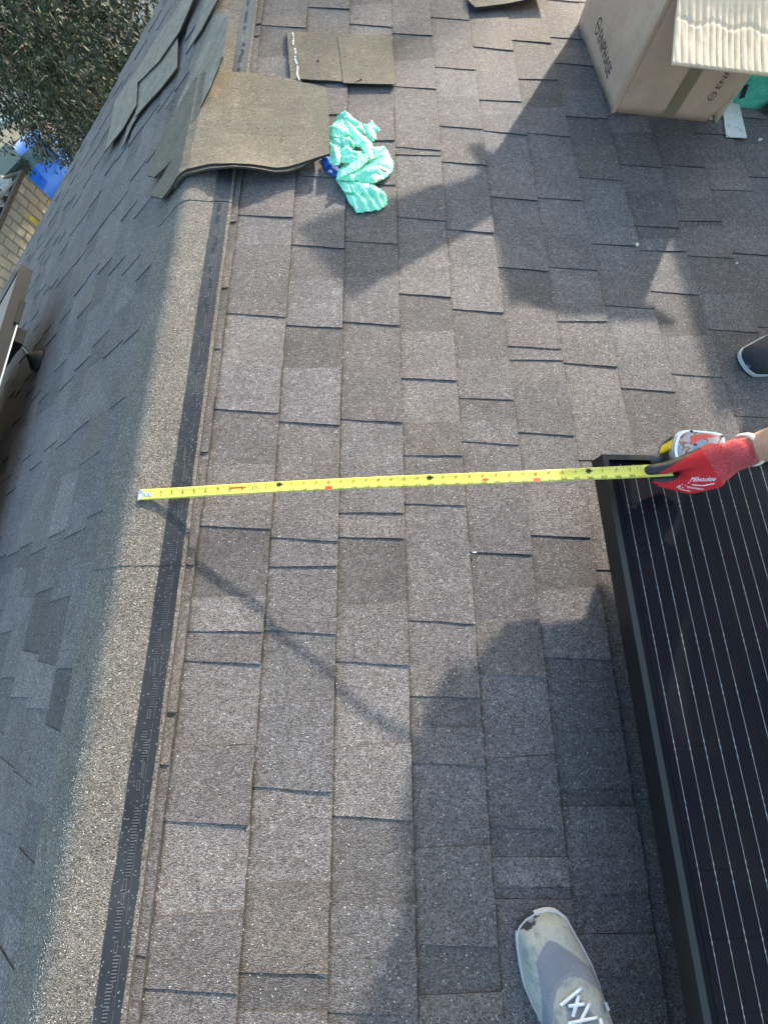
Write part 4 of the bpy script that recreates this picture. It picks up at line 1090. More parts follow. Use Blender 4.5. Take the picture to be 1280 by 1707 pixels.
# unseen left hand, posed to shape the shadow on the shingles
LHb = q(52.5, 41.8, 19.4)
hc = [(q(52.6, 41.8, 20.2), 1.5*IN, q(51.6, 41.4, 18.8), 1.6*IN)]
for k, (dv, L) in enumerate(((-1.1, 1.5), (-0.4, 1.7), (0.35, 1.6), (1.0, 1.3))):
    a = q(51.2, 41.4+dv, 18.9); b_ = q(50.6, 41.3+dv*1.15, 18.9-L*0.5); c = q(50.9, 41.2+dv*1.15, 18.9-L)
    hc += [(a, .5*IN, b_, .42*IN), (b_, .42*IN, c, .36*IN)]
hc += [(q(52.6, 40.8, 19.2), .5*IN, q(53.1, 40.0, 18.4), .42*IN), (q(53.1, 40.0, 18.4), .42*IN, q(53.0, 39.6, 17.7), .36*IN)]
def lpick(c, n): return 1 if (c-LHb).dot(nin.normalized()) < -1.2*IN else 0
blob('glove', hc, 0.0028, [M['glove_red'], M['glove_black']], wk, 1, lpick)

# the gloved right hand, pinching the blade
G = lambda x, y, h: P(x, y, h)
hc = [
 (G(1150, 783, 8.2), .80*IN, G(1205, 765, 8.8), .96*IN), (G(1140, 797, 7.9), .62*IN, G(1198, 785, 8.4), .80*IN), (G(1165, 800, 7.9), .70*IN, G(1205, 775, 8.6), .9*IN),
 (G(1200, 770, 8.8), .95*IN, G(1224, 758, 9.1), 1.06*IN),
 # thumb on top of the blade
 (G(1084, 783, 8.62), .37*IN, G(1108, 780, 8.85), .42*IN), (G(1108, 780, 8.85), .42*IN, G(1140, 770, 9.1), .50*IN), (G(1140, 770, 9.1), .50*IN, G(1185, 757, 9.1), .75*IN),
 # index underneath the blade, curled
 (G(1094, 799, 7.65), .33*IN, G(1122, 799, 7.75), .42*IN), (G(1122, 799, 7.75), .42*IN, G(1150, 796, 7.9), .56*IN),
 (G(1100, 806, 7.4), .25*IN, G(1150, 812, 7.6), .50*IN), (G(1150, 812, 7.6), .50*IN, G(1190, 800, 8.1), .62*IN),
]
def gpick(c, n):
    p = px(c)
    if p is None: return 0
    x, y = p
    if x > 1166 + (y-745)*0.62 and x > 1150: 
        return 2
    if inside([(1060, 768), (1090, 770), (1112, 764), (1150, 748), (1188, 735), (1215, 728), (1160, 752), (1122, 775), (1097, 790), (1094, 796), (1060, 796)], x, y): return 1
    if inside([(1080, 793), (1094, 796), (1120, 792), (1133, 788), (1128, 799), (1108, 805), (1086, 802)], x, y): return 1
    u, v, h = c.x*cos(PITCH)-c.z*sin(PITCH), c.y, c.x*sin(PITCH)+c.z*cos(PITCH)
    if n.dot(nin.normalized()) < -0.45: return 1
    return 0
gl = blob('glove', hc, 0.0011, [M['glove_red'], M['glove_black'], M['glove_cuff'], M['glove_worn']], wk, 2, gpick)
fc = [(G(1093, 766, 7.9), .38*IN, G(1120, 768, 7.8), .40*IN), (G(1120, 768, 7.8), .40*IN, G(1150, 775, 7.7), .45*IN),
      (G(1108, 757, 7.6), .33*IN, G(1130, 760, 7.5), .38*IN), (G(1130, 760, 7.5), .38*IN, G(1160, 768, 7.4), .45*IN),
      (G(1120, 752, 7.3), .28*IN, G(1142, 757, 7.1), .34*IN), (G(1142, 757, 7.1), .34*IN, G(1168, 770, 7.2), .42*IN)]
blob('glove_finger', fc, 0.0012, [M['glove_worn'], M['glove_black']], wk, 2, lambda c, n: 0 if (px(c)[0] < 1106 and px(c)[1] > 758) else 1)
# ribbed cuff: fine raised ribs running along the wrist
ax0 = G(1196, 772, 8.8); ax1 = G(1244, 751, 9.3); A = (ax1-ax0).normalized(); s1 = A.cross(nin.normalized()).normalized(); s2 = s1.cross(A)
b = MB()
for k in range(46):
    t = 2*pi*k/46; pts = []
    for i in range(9):
        w_ = i/8; r0 = (0.95+0.12*w_)*IN
        pts.append(ax0.lerp(ax1, w_) + (s1*cos(t)+s2*sin(t))*r0)
    b.add(*tube(pts, 0.028*IN, 4, False))
b.build('cuff_ribs', plain('faded_red_rib', (0.60, 0.12, 0.12), 0.9), gl)['kind'] = 'stuff'
b = MB(); n = 40; c = ax1 + A*0.12*IN; V = []; rr = 1.10*IN
ring = [c + (s1*cos(2*pi*k/n)+s2*sin(2*pi*k/n))*rr + A*0.10*IN*sin(k*0.9)*0.4 for k in range(n)]
V = []; f = []
for k in range(n):
    rad = (ring[k]-c).normalized()
    for m_ in range(8): t = 2*pi*m_/8; V.append(ring[k]+rad*cos(t)*0.13*IN+A*sin(t)*0.2*IN)
for k in range(n):
    for m_ in range(8): f.append((k*8+m_, k*8+(m_+1) % 8, ((k+1) % n)*8+(m_+1) % 8, ((k+1) % n)*8+m_))
mesh_obj('cuff_band', V, f, M['cream'], wk, True)
# white print on the back of the glove, pressed onto the surface
from mathutils.bvhtree import BVHTree
bv = BVHTree.FromObject(gl, bpy.context.evaluated_depsgraph_get())
def onglove(x, y, lift=0.0006):
    d = ray(x, y).normalized(); hit = bv.ray_cast(CAMP, d)
    if hit[0] is None: return G(x, y, 8.4)
    return hit[0]-d*lift
b = MB()
def gline(pts, w_):
    for (x0, y0), (x1, y1) in zip(pts[:-1], pts[1:]):
        dx, dy = x1-x0, y1-y0; L = sqrt(dx*dx+dy*dy) or 1; nx, ny = -dy/L*w_/2, dx/L*w_/2
        b.add([onglove(x0+nx, y0+ny), onglove(x1+nx, y1+ny), onglove(x1-nx, y1-ny), onglove(x0-nx, y0-ny)], [(0, 1, 2, 3)])
# script wordmark, its underline, the line below it
v, f = text_mesh('Milwaukee', 1.0); wd = max(p.x for p in v)
def wm_(x, y): a = radians(9); X = x/wd*43; Y = -y*11.5; X += y*5.5; return onglove(1148+X*cos(a)-Y*sin(a), 803+X*sin(a)*-0.15+Y*cos(a))
b.add([wm_(p.x, p.y) for p in v], f)
gline([(1146, 804.5), (1156, 808.5), (1172, 809.5), (1190, 806)], 1.4)
gline([(1135, 806.5), (1143, 809.5)], 1.0)
v, f = text_mesh('PERFORMANCE', 1.0); wd2 = max(p.x for p in v)
b.add([onglove(1144+p.x/wd2*28+p.y*1.2, 813.5+p.x/wd2*4-p.y*4.5) for p in v], f)
gline([(1127, 811), (1135, 816), (1150, 819)], 0.9)
gline([(1131, 809.5), (1133.5, 811.5)], 3.0); gline([(1136.5, 812.5), (1138, 813.5)], 1.6)
b.build('glove_print', M['gwhite'], gl)
b = MB(); b.add(*tube([q(53.2, 29.2, 10.1), q(54.2, 30.0, 10.9), q(58.2, 32.8, 14.2), q(64, 37, 19), q(70, 40, 27)], [.15*IN, .8*IN, 2.3*IN, 2.6*IN, 2.0*IN], 14))  # pointed body added off frame to cast the triangular shadow above the panel edge's
b.build('shadow_cone', plain('shadow_cone_brown', (0.06, 0.05, 0.04), 0.9), wk, True)
adopt(wk)

# ---- shoes ---------------------------------------------------------------
def shoe(name, toe, heel, W, parent, mats, paint=None, seed=0, sole_m=None, top=1.0, curve=0.0):
    """a lofted trainer: toe and heel are plan points in inches on the right slope"""
    T = Vector((*toe, 0)); Hh = Vector((*heel, 0)); D = (Hh-T); L = D.length; D.normalize(); S = Vector((-D.y, D.x, 0))
    prof = [(0.0, .12, .12, .9), (.006, .32, .30, 1.15), (.02, .56, .50, 1.35), (.05, .78, .62, 1.6), (.10, .93, .74, 1.85), (.17, .94, .88, 2.0), (.25, .98, 1.0, 2.15), (.34, 1.0, 1.0, 2.5), (.43, .96, .95, 2.95), (.52, .88, .88, 3.4), (.62, .78, .80, 3.75), (.72, .70, .74, 3.9), (.84, .68, .70, 3.8), (.93, .64, .64, 3.6), (.98, .45, .45, 3.0), (1.0, .2, .2, 1.5)]
    def at_(t):
        for (a, b_) in zip(prof[:-1], prof[1:]):
            if a[0] <= t <= b_[0]:
                k = (t-a[0])/(b_[0]-a[0]); k = k*k*(3-2*k) if False else k; return [a[i]+(b_[i]-a[i])*k for i in range(1, 4)]
        return list(prof[-1][1:])
    NL, NC = 150, 100; V = []; f = []
    for i in range(NL+1):
        t = (i/NL)**1.25; wl, wr, hh = at_(t); off = curve*sin(pi*min(1, t*1.6))
        wl *= W/2; wr *= W/2
        for k in range(NC+1):
            a = pi*k/NC; ca, sa = cos(a), sin(a); e = 0.62
            x = abs(ca)**e*(1 if ca > 0 else -1); z = sa**0.75 if sa > 0 else 0
            w_ = wl if x > 0 else wr; tuck = 1-0.12*z
            c = T + D*(L*t) + S*(x*w_*tuck+off)
            V.append(PR(c.x, c.y, 0.34 + (hh*top-0.34 if hh*top > 0.4 else 0.1)*z + 0.03*noise.noise(Vector((t*20, k*.2, seed)))))
    for i in range(NL):
        for k in range(NC): x = i*(NC+1)+k; f.append((x, x+1, x+NC+2, x+NC+1))
    mi = []
    for q_ in f:
        c = sum((V[j] for j in q_), Vector())/4; mi.append(paint(c) if paint else 0)
    o = mesh_obj('shoe_upper', V, f, mats, parent, True, mi)
    # sole
    ring = []
    for i in range(41): t = (i/40)**1.2; wl, wr, hh = at_(t); c = T + D*(L*t-0.04) + S*((wl*W/2+0.07)+curve*sin(pi*min(1, t*1.6))); ring.append((c.x, c.y))
    for i in range(40, -1, -1): t = (i/40)**1.2; wl, wr, hh = at_(t); c = T + D*(L*t-0.06) + S*(-(wr*W/2+0.03)+curve*sin(pi*min(1, t*1.6))); ring.append((c.x, c.y))
    b = MB(); b.add(*prism(PR, ring, 0.1, 0.22)); b.add(*prism(PR, grow(ring, 0.008), 0.22, 0.44))
    if paint: b.m = [1 if (len(q_) == 4 and inside(TO, *(px(sum((b.v[j] for j in q_), Vector())/4) or (0, 0)))) else 0 for q_ in b.f]
    b.build('sole', [sole_m or M['sole_white'], M['toe'] if paint else M['rubber']], parent)
    return o
shoe('shoe', (58.3, 24.6), (69.5, 30.0), 4.2, wk, [M['shoe_dark']], None, 3, M['sole_white'], 0.95)
shoe('shoe', (73, 51.5), (83.5, 57.0), 4.2, wk, [M['shoe_dark']], None, 4)
for o in [o for o in COL.objects if o.parent == wk and (o.name.startswith('shoe') or o.name.startswith('sole')) and o.location.length == 0]: o.location = -Vector(wk.location)

# ================================================================== the photographer
ph = empty('person', PR(34, -26, 0)); tag(ph, 'photographer at the bottom right, only the toe of a pale grey trainer in view', 'person')
M['suede'] = plain('dirty_cream_suede', (0.42, 0.405, 0.35), 0.85, 0, 0.16, 28, 0.4, 500)
def dirty(name, c, d):
    s = NT(name); co = s.coord(); n = s.noise(45, 5, 0.7, co, dist=0.6); n2 = s.noise(600, 2, 0.5, co)
    cc = s.mix(s.ramp(n, [(0.5, 0), (0.68, 0.6)]), c, d); cc = s.mix(1.0, cc, s.ramp(n2, [(0.3, .85), (.7, 1.1)]), 'MULTIPLY')
    s.base(cc); s.set(Roughness=0.85); s.bump(n2, 0.4, 0.001); return s.m
M['suede'] = dirty('dirty_cream_suede', (0.40, 0.385, 0.33), (0.13, 0.12, 0.105))
def ribknit():
    s = NT('grey_violet_knit'); co = s.coord()
    mp = s.n('ShaderNodeMapping'); s.l(co, mp.inputs[0]); mp.inputs['Rotation'].default_value = (0, 0, radians(-28))
    wv = s.n('ShaderNodeTexWave'); wv.inputs['Scale'].default_value = 130; wv.bands_direction = 'Y'; wv.inputs['Distortion'].default_value = 0.6; s.l(mp.outputs[0], wv.inputs['Vector'])
    s.base(s.mix(wv.outputs['Fac'], (0.17, 0.17, 0.19), (0.25, 0.25, 0.28))); s.set(Roughness=0.9); s.bump(wv.outputs['Fac'], 0.4, 0.001); return s.m
M['knit'] = ribknit(); M['knit_s'] = knit('smooth_grey_knit', (0.23, 0.23, 0.25), 900, 0.3)
M['toe'] = plain('dark_rubber_toe', (0.045, 0.046, 0.05), 0.7)
M['lace'] = knit('white_lace', (0.78, 0.78, 0.77), 1200, 0.5, (1, 1, 1), 0.04)
z6 = lambda pts: [(780+x/4, 1480+y/4) for x, y in pts]
KP = z6([(540, 345), (600, 372), (700, 440), (800, 520), (860, 600), (890, 690), (820, 640), (750, 600), (690, 590), (630, 630), (590, 690), (565, 800), (560, 1100), (485, 1100), (495, 830), (490, 720), (470, 600), (452, 500), (490, 410)])
KS = z6([(690, 500), (830, 520), (870, 600), (900, 700), (820, 645), (740, 590), (690, 590), (620, 640), (575, 700), (560, 800), (560, 1100), (520, 1100), (535, 790), (560, 690), (610, 610), (680, 560)])
TO = z6([(230, 330), (280, 160), (400, 120), (470, 190), (452, 205), (450, 235), (430, 262), (400, 284), (360, 276), (318, 290), (300, 330)])
TG = z6([(640, 770), (700, 700), (740, 735), (790, 800), (850, 860), (880, 1000), (900, 1300), (690, 1300), (660, 900)])
def paint(c):
    p = px(c)
    if p is None: return 0
    if inside(TO, *p): return 3
    if inside(KS, *p): return 2
    if inside(KP, *p): return 1
    if inside(TG, *p): return 2
    return 0
T0 = on(886, 1533, 0.6); Hm = on(966, 1712, 1.0)
d = Vector((Hm[0]-T0[0], Hm[1]-T0[1])).normalized(); HE = (T0[0]+d.x*11.9, T0[1]+d.y*11.9)
up = shoe('shoe', T0, HE, 4.5, ph, [M['suede'], M['knit'], M['knit_s'], M['toe']], paint, 1, M['sole_white'], 0.92, 0.12)
bv2 = BVHTree.FromObject(up, bpy.context.evaluated_depsgraph_get())
def onshoe(x, y, lift):
    dd = ray(x, y).normalized(); hit = bv2.ray_cast(CAMP, dd)
    return (hit[0] if hit[0] else P(x, y, 3.0)) - dd*lift
def lace(a, c, w_=6.5):
    (x0, y0), (x1, y1) = z6([a, c]); dx, dy = x1-x0, y1-y0; L = sqrt(dx*dx+dy*dy); nx, ny = -dy/L*w_/2, dx/L*w_/2; V = []; f = []; n = 8
    for i in range(n+1):
        t = i/n; arch = 0.0025+0.003*sin(pi*t)
        for s_, lf in ((1, 0), (0.6, .001), (-0.6, .001), (-1, 0)): V.append(onshoe(x0+dx*t+nx*s_, y0+dy*t+ny*s_, arch+lf))
        V.append(onshoe(x0+dx*t, y0+dy*t, 0.0005))
    for i in range(n):
        for k in range(5): f.append((i*5+k, i*5+(k+1) % 5, (i+1)*5+(k+1) % 5, (i+1)*5+k))
    f += [(0, 1, 2, 3, 4), tuple(n*5+k for k in (4, 3, 2, 1, 0))]
    mesh_obj('shoelace', V, f, M['lace'], ph, True)
for a, c in (((615, 785), (758, 668)), ((668, 790), (775, 775)), ((738, 715), (698, 860)), ((665, 905), (862, 865)), ((812, 765), (742, 905)), ((880, 870), (900, 960)), ((740, 990), (905, 930)), ((700, 930), (860, 1060))): lace(a, c)
tip = z6([(900, 760), (925, 765), (945, 815), (925, 830)])
V = [onshoe(x, y, 0.001) for x, y in tip]; mesh_obj('eyelet_loop', V, [(0, 1, 2, 3)], M['lace'], ph)
# leg and body, behind and above the camera
ank = q(T0[0]+d.x*9.5, T0[1]+d.y*9.5, 3.6); au, av = T0[0]+d.x*9.5, T0[1]+d.y*9.5
kn = q(au+1, av-2, 20); hip = q(au+2, av-16, 30)
caps = [(ank, 1.9*IN, kn, 2.7*IN), (kn, 2.8*IN, hip, 4.2*IN), (q(au-10, av-18, 4), 1.9*IN, q(au-10, av-17, 20), 2.7*IN), (q(au-10, av-17, 20), 2.8*IN, q(au-8, av-20, 30), 4.2*IN),
        (q(au-3, av-17, 30), 5.8*IN, q(au-6, av-8, 46), 6.2*IN), (q(au-13, av-6, 48), 3.0*IN, q(au+1, av-6, 48), 3.0*IN), (q(au-6, av-5, 52), 2.2*IN, q(au-6.5, av-3, 54), 2.2*IN), (q(au-7, av-1, 57), 3.8*IN, q(au-7, av, 55), 3.1*IN),
        (q(au-13, av-6, 48), 2.2*IN, q(au-19, av+10, 42), 1.6*IN), (q(au-19, av+10, 42), 1.6*IN, q(17.0, -3.0, 37.5), 1.1*IN), (q(au+1, av-6, 48), 2.2*IN, q(au-3, av+12, 42), 1.6*IN), (q(au-3, av+12, 42), 1.6*IN, q(21.5, -3.5, 37.5), 1.1*IN)]
def ppick(c, n):
    h = (c.x*sin(PITCH)+c.z*cos(PITCH))/IN; v = c.y/IN
    return 0 if h > 50.5 or (v > av+16) else (2 if h < 31 else 1)
blob('body', caps, 0.009, [M['skin'], plain('navy_jacket', (0.03, 0.04, 0.08), 0.9), M['jeans']], ph, 2, ppick)
shoe('shoe', (au-11, av-8.5), (au-9.5, av-20), 4.15, ph, [M['suede']], None, 2)
adopt(ph)

# ================================================================== the yard below, far left
GZ = -6.5
XYZ = lambda x, y, z: Vector((x, y, z))
s = NT('yard_concrete'); co = s.coord(); n = s.noise(1.2, 5, 0.6, co); c = s.mix(s.ramp(n, [(0.3, 0), (0.7, 1)]), (0.17, 0.17, 0.168), (0.23, 0.23, 0.225))
c = s.mix(s.ramp(s.noise(5, 6, 0.7, co, dist=1), [(0.6, 0), (0.75, 0.5)]), c, (0.11, 0.105, 0.10)); c = s.mix(s.ramp(s.noise(40, 3, 0.6, co), [(0.3, .12), (0.7, 0)]), c, (0.06, 0.06, 0.06))
s.base(c); s.set(Roughness=0.9); s.bump(s.noise(25, 4, 0.6, co), 0.3, 0.01); M['yard'] = s.m
b = MB(); b.box(XYZ, (-300, -300, GZ-0.5), (300, 300, GZ)); tag(b.build('ground', M['yard']), kind='structure')
def gz(x, y, z=GZ): p = ground_pt(x, y, z); return (p.x, p.y)
M['kerb'] = plain('kerb_concrete', (0.42, 0.41, 0.38), 0.9, 0, 0.15, 4)
M['soil'] = plain('dry_soil', (0.30, 0.25, 0.17), 0.95, 0, 0.25, 6, 0.6, 40)
a0, a1 = gz(-30, 226), gz(70, 172); dk = Vector((a1[0]-a0[0], a1[1]-a0[1], 0)).normalized(); nk = Vector((-dk.y, dk.x, 0))
b = MB()
for i in range(9):
    p = Vector((a0[0], a0[1], 0)) + dk*(-2.0+i*1.0); 
    b = MB(); b.add([Vector((p.x+dk.x*s_+nk.x*t, p.y+dk.y*s_+nk.y*t, z)) for z in (GZ, GZ+0.12) for s_, t in ((0, 0), (0.97, 0), (0.97, 0.16), (0, 0.16))], [(0, 3, 2, 1), (4, 5, 6, 7), (0, 1, 5, 4), (1, 2, 6, 5), (2, 3, 7, 6), (3, 0, 4, 7)])
    if i == 0: kr = b.build('kerb', M['kerb']); kr['kind'] = 'structure'
    else: b.build('kerb_block', M['kerb'], kr)
so = [gz(x, y) for x, y in ((-40, 236), (5, 212), (60, 184), (100, 200), (110, 330), (40, 330), (-40, 300))]
b = MB(); b.add(*prism(lambda x, y, z: Vector((x, y, z)), so, GZ-0.02, GZ+0.012)); tag(b.build('soil_patch', M['soil']), kind='structure')
# tree
r = random.Random(17)
tc = ground_pt(118, 95, -4.0)
M['bark'] = plain('tree_bark', (0.10, 0.075, 0.055), 0.95, 0, 0.3, 12, 0.7, 60)
tree = empty('tree', (tc.x, tc.y, GZ)); tag(tree, 'dusty olive green tree with fine drooping leaves in the top left corner', 'tree')
b = MB(); trunk_top = tc + Vector((0, 0, 0.4)); segs = []
b.add(*tube([Vector((tc.x+.1, tc.y-.1, GZ)), Vector((tc.x, tc.y, GZ+0.8)), Vector((tc.x-.1, tc.y+.1, -4.4)), trunk_top], [.17, .14, .11, .05], 9))
mt = b.build('trunk', M['bark'], tree, True)
# crown lobes as they stand in space
lobes = []
for x, y, z, R_ in ((40, 30, -1.6, 1.35), (110, 40, -1.1, 1.4), (155, 75, -1.5, 0.9), (90, 110, -1.2, 1.3), (130, 150, -1.5, 1.1), (112, 200, -2.2, 0.6), (70, 150, -2.0, 0.95), (165, 5, -1.8, 0.8), (60, 60, -0.9, 1.0), (150, 105, -0.9, 1.0), (10, -20, -1.4, 1.6), (110, -40, -1.2, 1.7), (0, 40, -1.6, .9)):
    z2 = -3.7+(z+1.5)*1.8; R2 = R_*(0.6-z2)/(0.6-z)*0.92; lobes.append((ground_pt(x, y, z2), R2))
b = MB()
for c, R_ in lobes:
    for k in range(3):
        e = c + Vector((r.uniform(-1, 1), r.uniform(-1, 1), r.uniform(-.4, .8)))*R_*0.7; m_ = trunk_top.lerp(e, 0.5)+Vector((0, 0, 0.15))
        b.add(*tube([tc+Vector((0, 0, r.uniform(-1.2, 0))), m_, e], [.05, .03, .008], 5))
b.build('limbs', M['bark'], tree, True)
def leafmat(name, c1, c2):
    s = NT(name); co = s.coord(); n = s.noise(7, 2, 0.5, co); n2 = s.n('ShaderNodeObjectInfo')
    v = s.voro(16, co); sp = s.n('ShaderNodeSeparateColor'); s.l(v, sp.inputs[0])
    s.base(s.mix(sp.outputs[0], c1, c2)); s.set(Roughness=0.65); s.b.inputs['Specular IOR Level'].default_value = 0.2; return s.m
ML = [leafmat('leaf_green', (0.016, 0.027, 0.012), (0.036, 0.052, 0.028)), leafmat('leaf_pale', (0.05, 0.056, 0.042), (0.11, 0.105, 0.08)), leafmat('leaf_brown', (0.04, 0.03, 0.018), (0.11, 0.075, 0.05))]
V = []; f = []; fm = []
for c, R_ in lobes:
    for cl in range(int(85*R_*R_)):
        d3 = Vector((r.gauss(0, 1), r.gauss(0, 1), r.gauss(0, 1))).normalized()*R_*(r.random()**0.42)
        d3.z *= 0.75; cc = c + d3; dirn = Vector((r.uniform(-1, 1), r.uniform(-1, 1), r.uniform(-1.6, 0.3))).normalized()
        mat = 0 if r.random() < 0.8 else (1 if r.random() < 0.6 else 2)
        for k in range(13):
            p = cc + dirn*k*0.035 + Vector((r.uniform(-.05, .05), r.uniform(-.05, .05), r.uniform(-.05, .05)))
            a = (dirn*0.5 + Vector((r.uniform(-1, 1), r.uniform(-1, 1), r.uniform(-1, .3)))).normalized(); s_ = a.cross(Vector((r.uniform(-1, 1), r.uniform(-1, 1), r.uniform(-1, 1)))).normalized()
            L = r.uniform(.07, .14); w_ = L*0.2; o = len(V)
            V += [p, p+a*L*.5+s_*w_, p+a*L, p+a*L*.5-s_*w_]; f.append((o, o+1, o+2, o+3)); fm.append(mat if r.random() < 0.85 else 1)
cr = mesh_obj('crown', V, f, ML, tree, False, fm); cr['kind'] = 'stuff'
adopt(tree)
# green mesh fence under the eave with a white tag on its top cable
M['mesh_green'] = plain('green_mesh_cloth', (0.045, 0.07, 0.06), 0.85, 0, 0.15, 5, 0.3, 200)
fz = GZ+2.4
pa, pb = ground_pt(150, 130, fz), ground_pt(330, -60, fz)
fr_ = empty('fence', (pa.x, pa.y, GZ)); tag(fr_, 'dark green mesh fence between the tree and the roof edge, white tag on top', 'fence')
V = []; f = []; n = 40
for i in range(n+1):
    t = i/n; p = pa.lerp(pb, t); sag = -0.10*sin(pi*((t*4) % 1)); bul = 0.06*sin(t*37)+0.05*sin(t*91)
    for k in range(7): V.append(Vector((p.x+bul*sin(k*.6), p.y+bul*sin(k*.6), GZ+(fz+sag-GZ)*k/6)))
for i in range(n):
    for k in range(6): f.append((i*7+k, (i+1)*7+k, (i+1)*7+k+1, i*7+k+1))
o = mesh_obj('mesh_cloth', V, f, M['mesh_green'], fr_, True); mo = o.modifiers.new('s', 'SOLIDIFY'); mo.thickness = 0.006
b = MB(); b.add(*tube([Vector((V[i*7+6].x, V[i*7+6].y, V[i*7+6].z+0.01)) for i in range(n+1)], 0.012, 6)); b.build('top_cable', M['rubber'], fr_)
for t in (0, .25, .5, .75, 1):
    p = pa.lerp(pb, t); b = MB(); b.add(*tube([Vector((p.x, p.y, GZ)), Vector((p.x, p.y, fz+0.05))], 0.03, 8)); b.build('post', M['frame_grey'], fr_)
for (x, y, w_) in ((233, 33, 0.24), (271, 5, 0.14)):
    p = ground_pt(x, y, fz); c = ground_pt(x+8, y+9, fz-0.25)
    b = MB(); a_ = (pb-pa).normalized(); 
    V4 = [p-a_*w_/2, p+a_*w_/2, p+a_*w_/2*0.9+Vector((0.05, -0.05, -w_*1.3)), p-a_*w_/2*1.1+Vector((0.05, -0.05, -w_*1.4))]
    nn = Vector((a_.y, -a_.x, 0))*0.05
    b.add([v+nn for v in V4]+[v+nn*1.2 for v in V4], [(3, 2, 1, 0), (4, 5, 6, 7), (0, 1, 5, 4), (1, 2, 6, 5), (2, 3, 7, 6), (3, 0, 4, 7)]); tg = b.build('white_tag', M['white'], fr_)
adopt(fr_)

# dumpster with a ribbed tan side and rubble inside
dz = GZ+2.0
c_a, c_b = ground_pt(36, 284, dz), ground_pt(-14, 398, dz)
ex = (c_b-c_a).normalized(); ez = Vector((0, 0, 1)); ey = ex.cross(ez); ey = -ey if ey.x > 0 else ey
DL = (c_b-c_a).length; 
DF = lambda s_, t, h: c_a + ex*s_ + ey*t + ez*(h*1.28-2.0)
M['tan'] = plain('tan_painted_steel', (0.33, 0.30, 0.235), 0.7, 0.0, 0.14, 3, 0.2, 60)
M['tan_dark'] = plain('tan_scratched_rib', (0.25, 0.22, 0.17), 0.75, 0.0, 0.25, 8)
dm = empty('dumpster', DF(1.2, 0.9, 0)); tag(dm, 'tan ribbed dumpster full of rubble at the left edge, beside the blue car', 'dumpster')
TL = DL+1.6
for nm, a, c in (('side_wall', (0, 0.03, 0.1), (TL, 0.06, 1.5)), ('side_wall', (0, 1.75, 0.1), (TL, 1.78, 1.5)), ('end_wall', (0, 0.06, 0.1), (0.03, 1.75, 1.5)), ('end_wall', (TL-0.03, 0.06, 0.1), (TL, 1.75, 1.5)), ('floor_plate', (0, 0, 0.05), (TL, 1.8, 0.1))):
    b = MB(); b.box(DF, a, c); b.build(nm, M['tan'], dm)
for a, c in (((-0.03, -0.03, 1.5), (TL+.03, 0.08, 1.56)), ((-0.03, 1.74, 1.5), (TL+.03, 1.84, 1.56)), ((-0.03, 0.081, 1.5), (0.07, 1.739, 1.56)), ((TL-.07, 0.081, 1.5), (TL+.03, 1.739, 1.56))):
    b = MB(); b.box(DF, a, c); b.build('rim', M['bark'], dm)
k = 0; x = 0.02
while x < TL:
    b = MB(); b.box(DF, (x, -0.02, 0.1), (x+0.035, 0.03, 1.5)); b.build('rib', M['tan_dark'], dm)
    if k % 1 == 0 and x+0.3 < TL:
        for i in range(5):
            h0 = 0.12+i*0.28+(0.14 if k % 2 else 0); h1 = min(1.48, h0+0.26)
            if h1 - h0 < 0.05: continue
            b = MB(); j = r.uniform(-.006, .006); b.box(DF, (x+0.045, 0.004+j, h0), (x+0.295, 0.03, h1)); b.build('pressed_panel', M['tan'], dm)
    x += 0.31; k += 1
b = MB(); b.box(DF, (1.05, -0.008, 0.95), (1.22, 0.003, 1.15)); b.build('yellow_sticker', plain('faded_yellow_sticker', (0.35, 0.30, 0.05), 0.6, 0, 0.4, 30), dm)
adopt(dm)
rub = MB(); M['rub1'] = plain('rubble_pale', (0.45, 0.40, 0.36), 0.9, 0, 0.35, 9); M['rub2'] = plain('rubble_brown', (0.13, 0.08, 0.06), 0.9, 0, 0.3, 9)
for i in range(420):
    s_, t = r.uniform(0.1, TL-0.15), r.uniform(0.15, 1.65); z = 1.15+0.25*sin(s_*2)*cos(t*2)+r.uniform(-.05, .1); e = r.uniform(.03, .12); c = DF(s_, t, z)
    vv = [c+Vector((r.uniform(-e, e), r.uniform(-e, e), r.uniform(-e, e)*.6)) for _ in range(6)]
    rub.add(vv, [(0, 1, 2), (0, 2, 3), (0, 3, 4), (1, 2, 5), (2, 3, 5), (3, 4, 5), (0, 4, 1), (4, 5, 1)], r.choice((0, 0, 0, 1)))
o = rub.build('rubble', [M['rub1'], M['rub2']]); tag(o, kind='stuff', label='pale broken rubble and rags filling the tan dumpster')
for i, (a, c, lab) in enumerate((((0.15, 0.2, 1.5), (1.6, 0.5, 1.62), 'long brown plank leaning inside the rim of the tan dumpster'), ((0.1, 1.0, 1.45), (1.1, 0.35, 1.66), 'shorter broken lath sticking over the tan dumpster rim'))):
    A_, C_ = DF(*a), DF(*c); dd = (C_-A_).normalized(); sd = dd.cross(ez).normalized()*0.05; b = MB()
    b.add([A_-sd, A_+sd, C_+sd, C_-sd]+[p+Vector((0, 0, .025)) for p in (A_-sd, A_+sd, C_+sd, C_-sd)], [(3, 2, 1, 0), (4, 5, 6, 7), (0, 1, 5, 4), (1, 2, 6, 5), (2, 3, 7, 6), (3, 0, 4, 7)])
    tag(b.build('plank', plain('weathered_wood', (0.22, 0.17, 0.12), 0.9)), lab, 'plank')
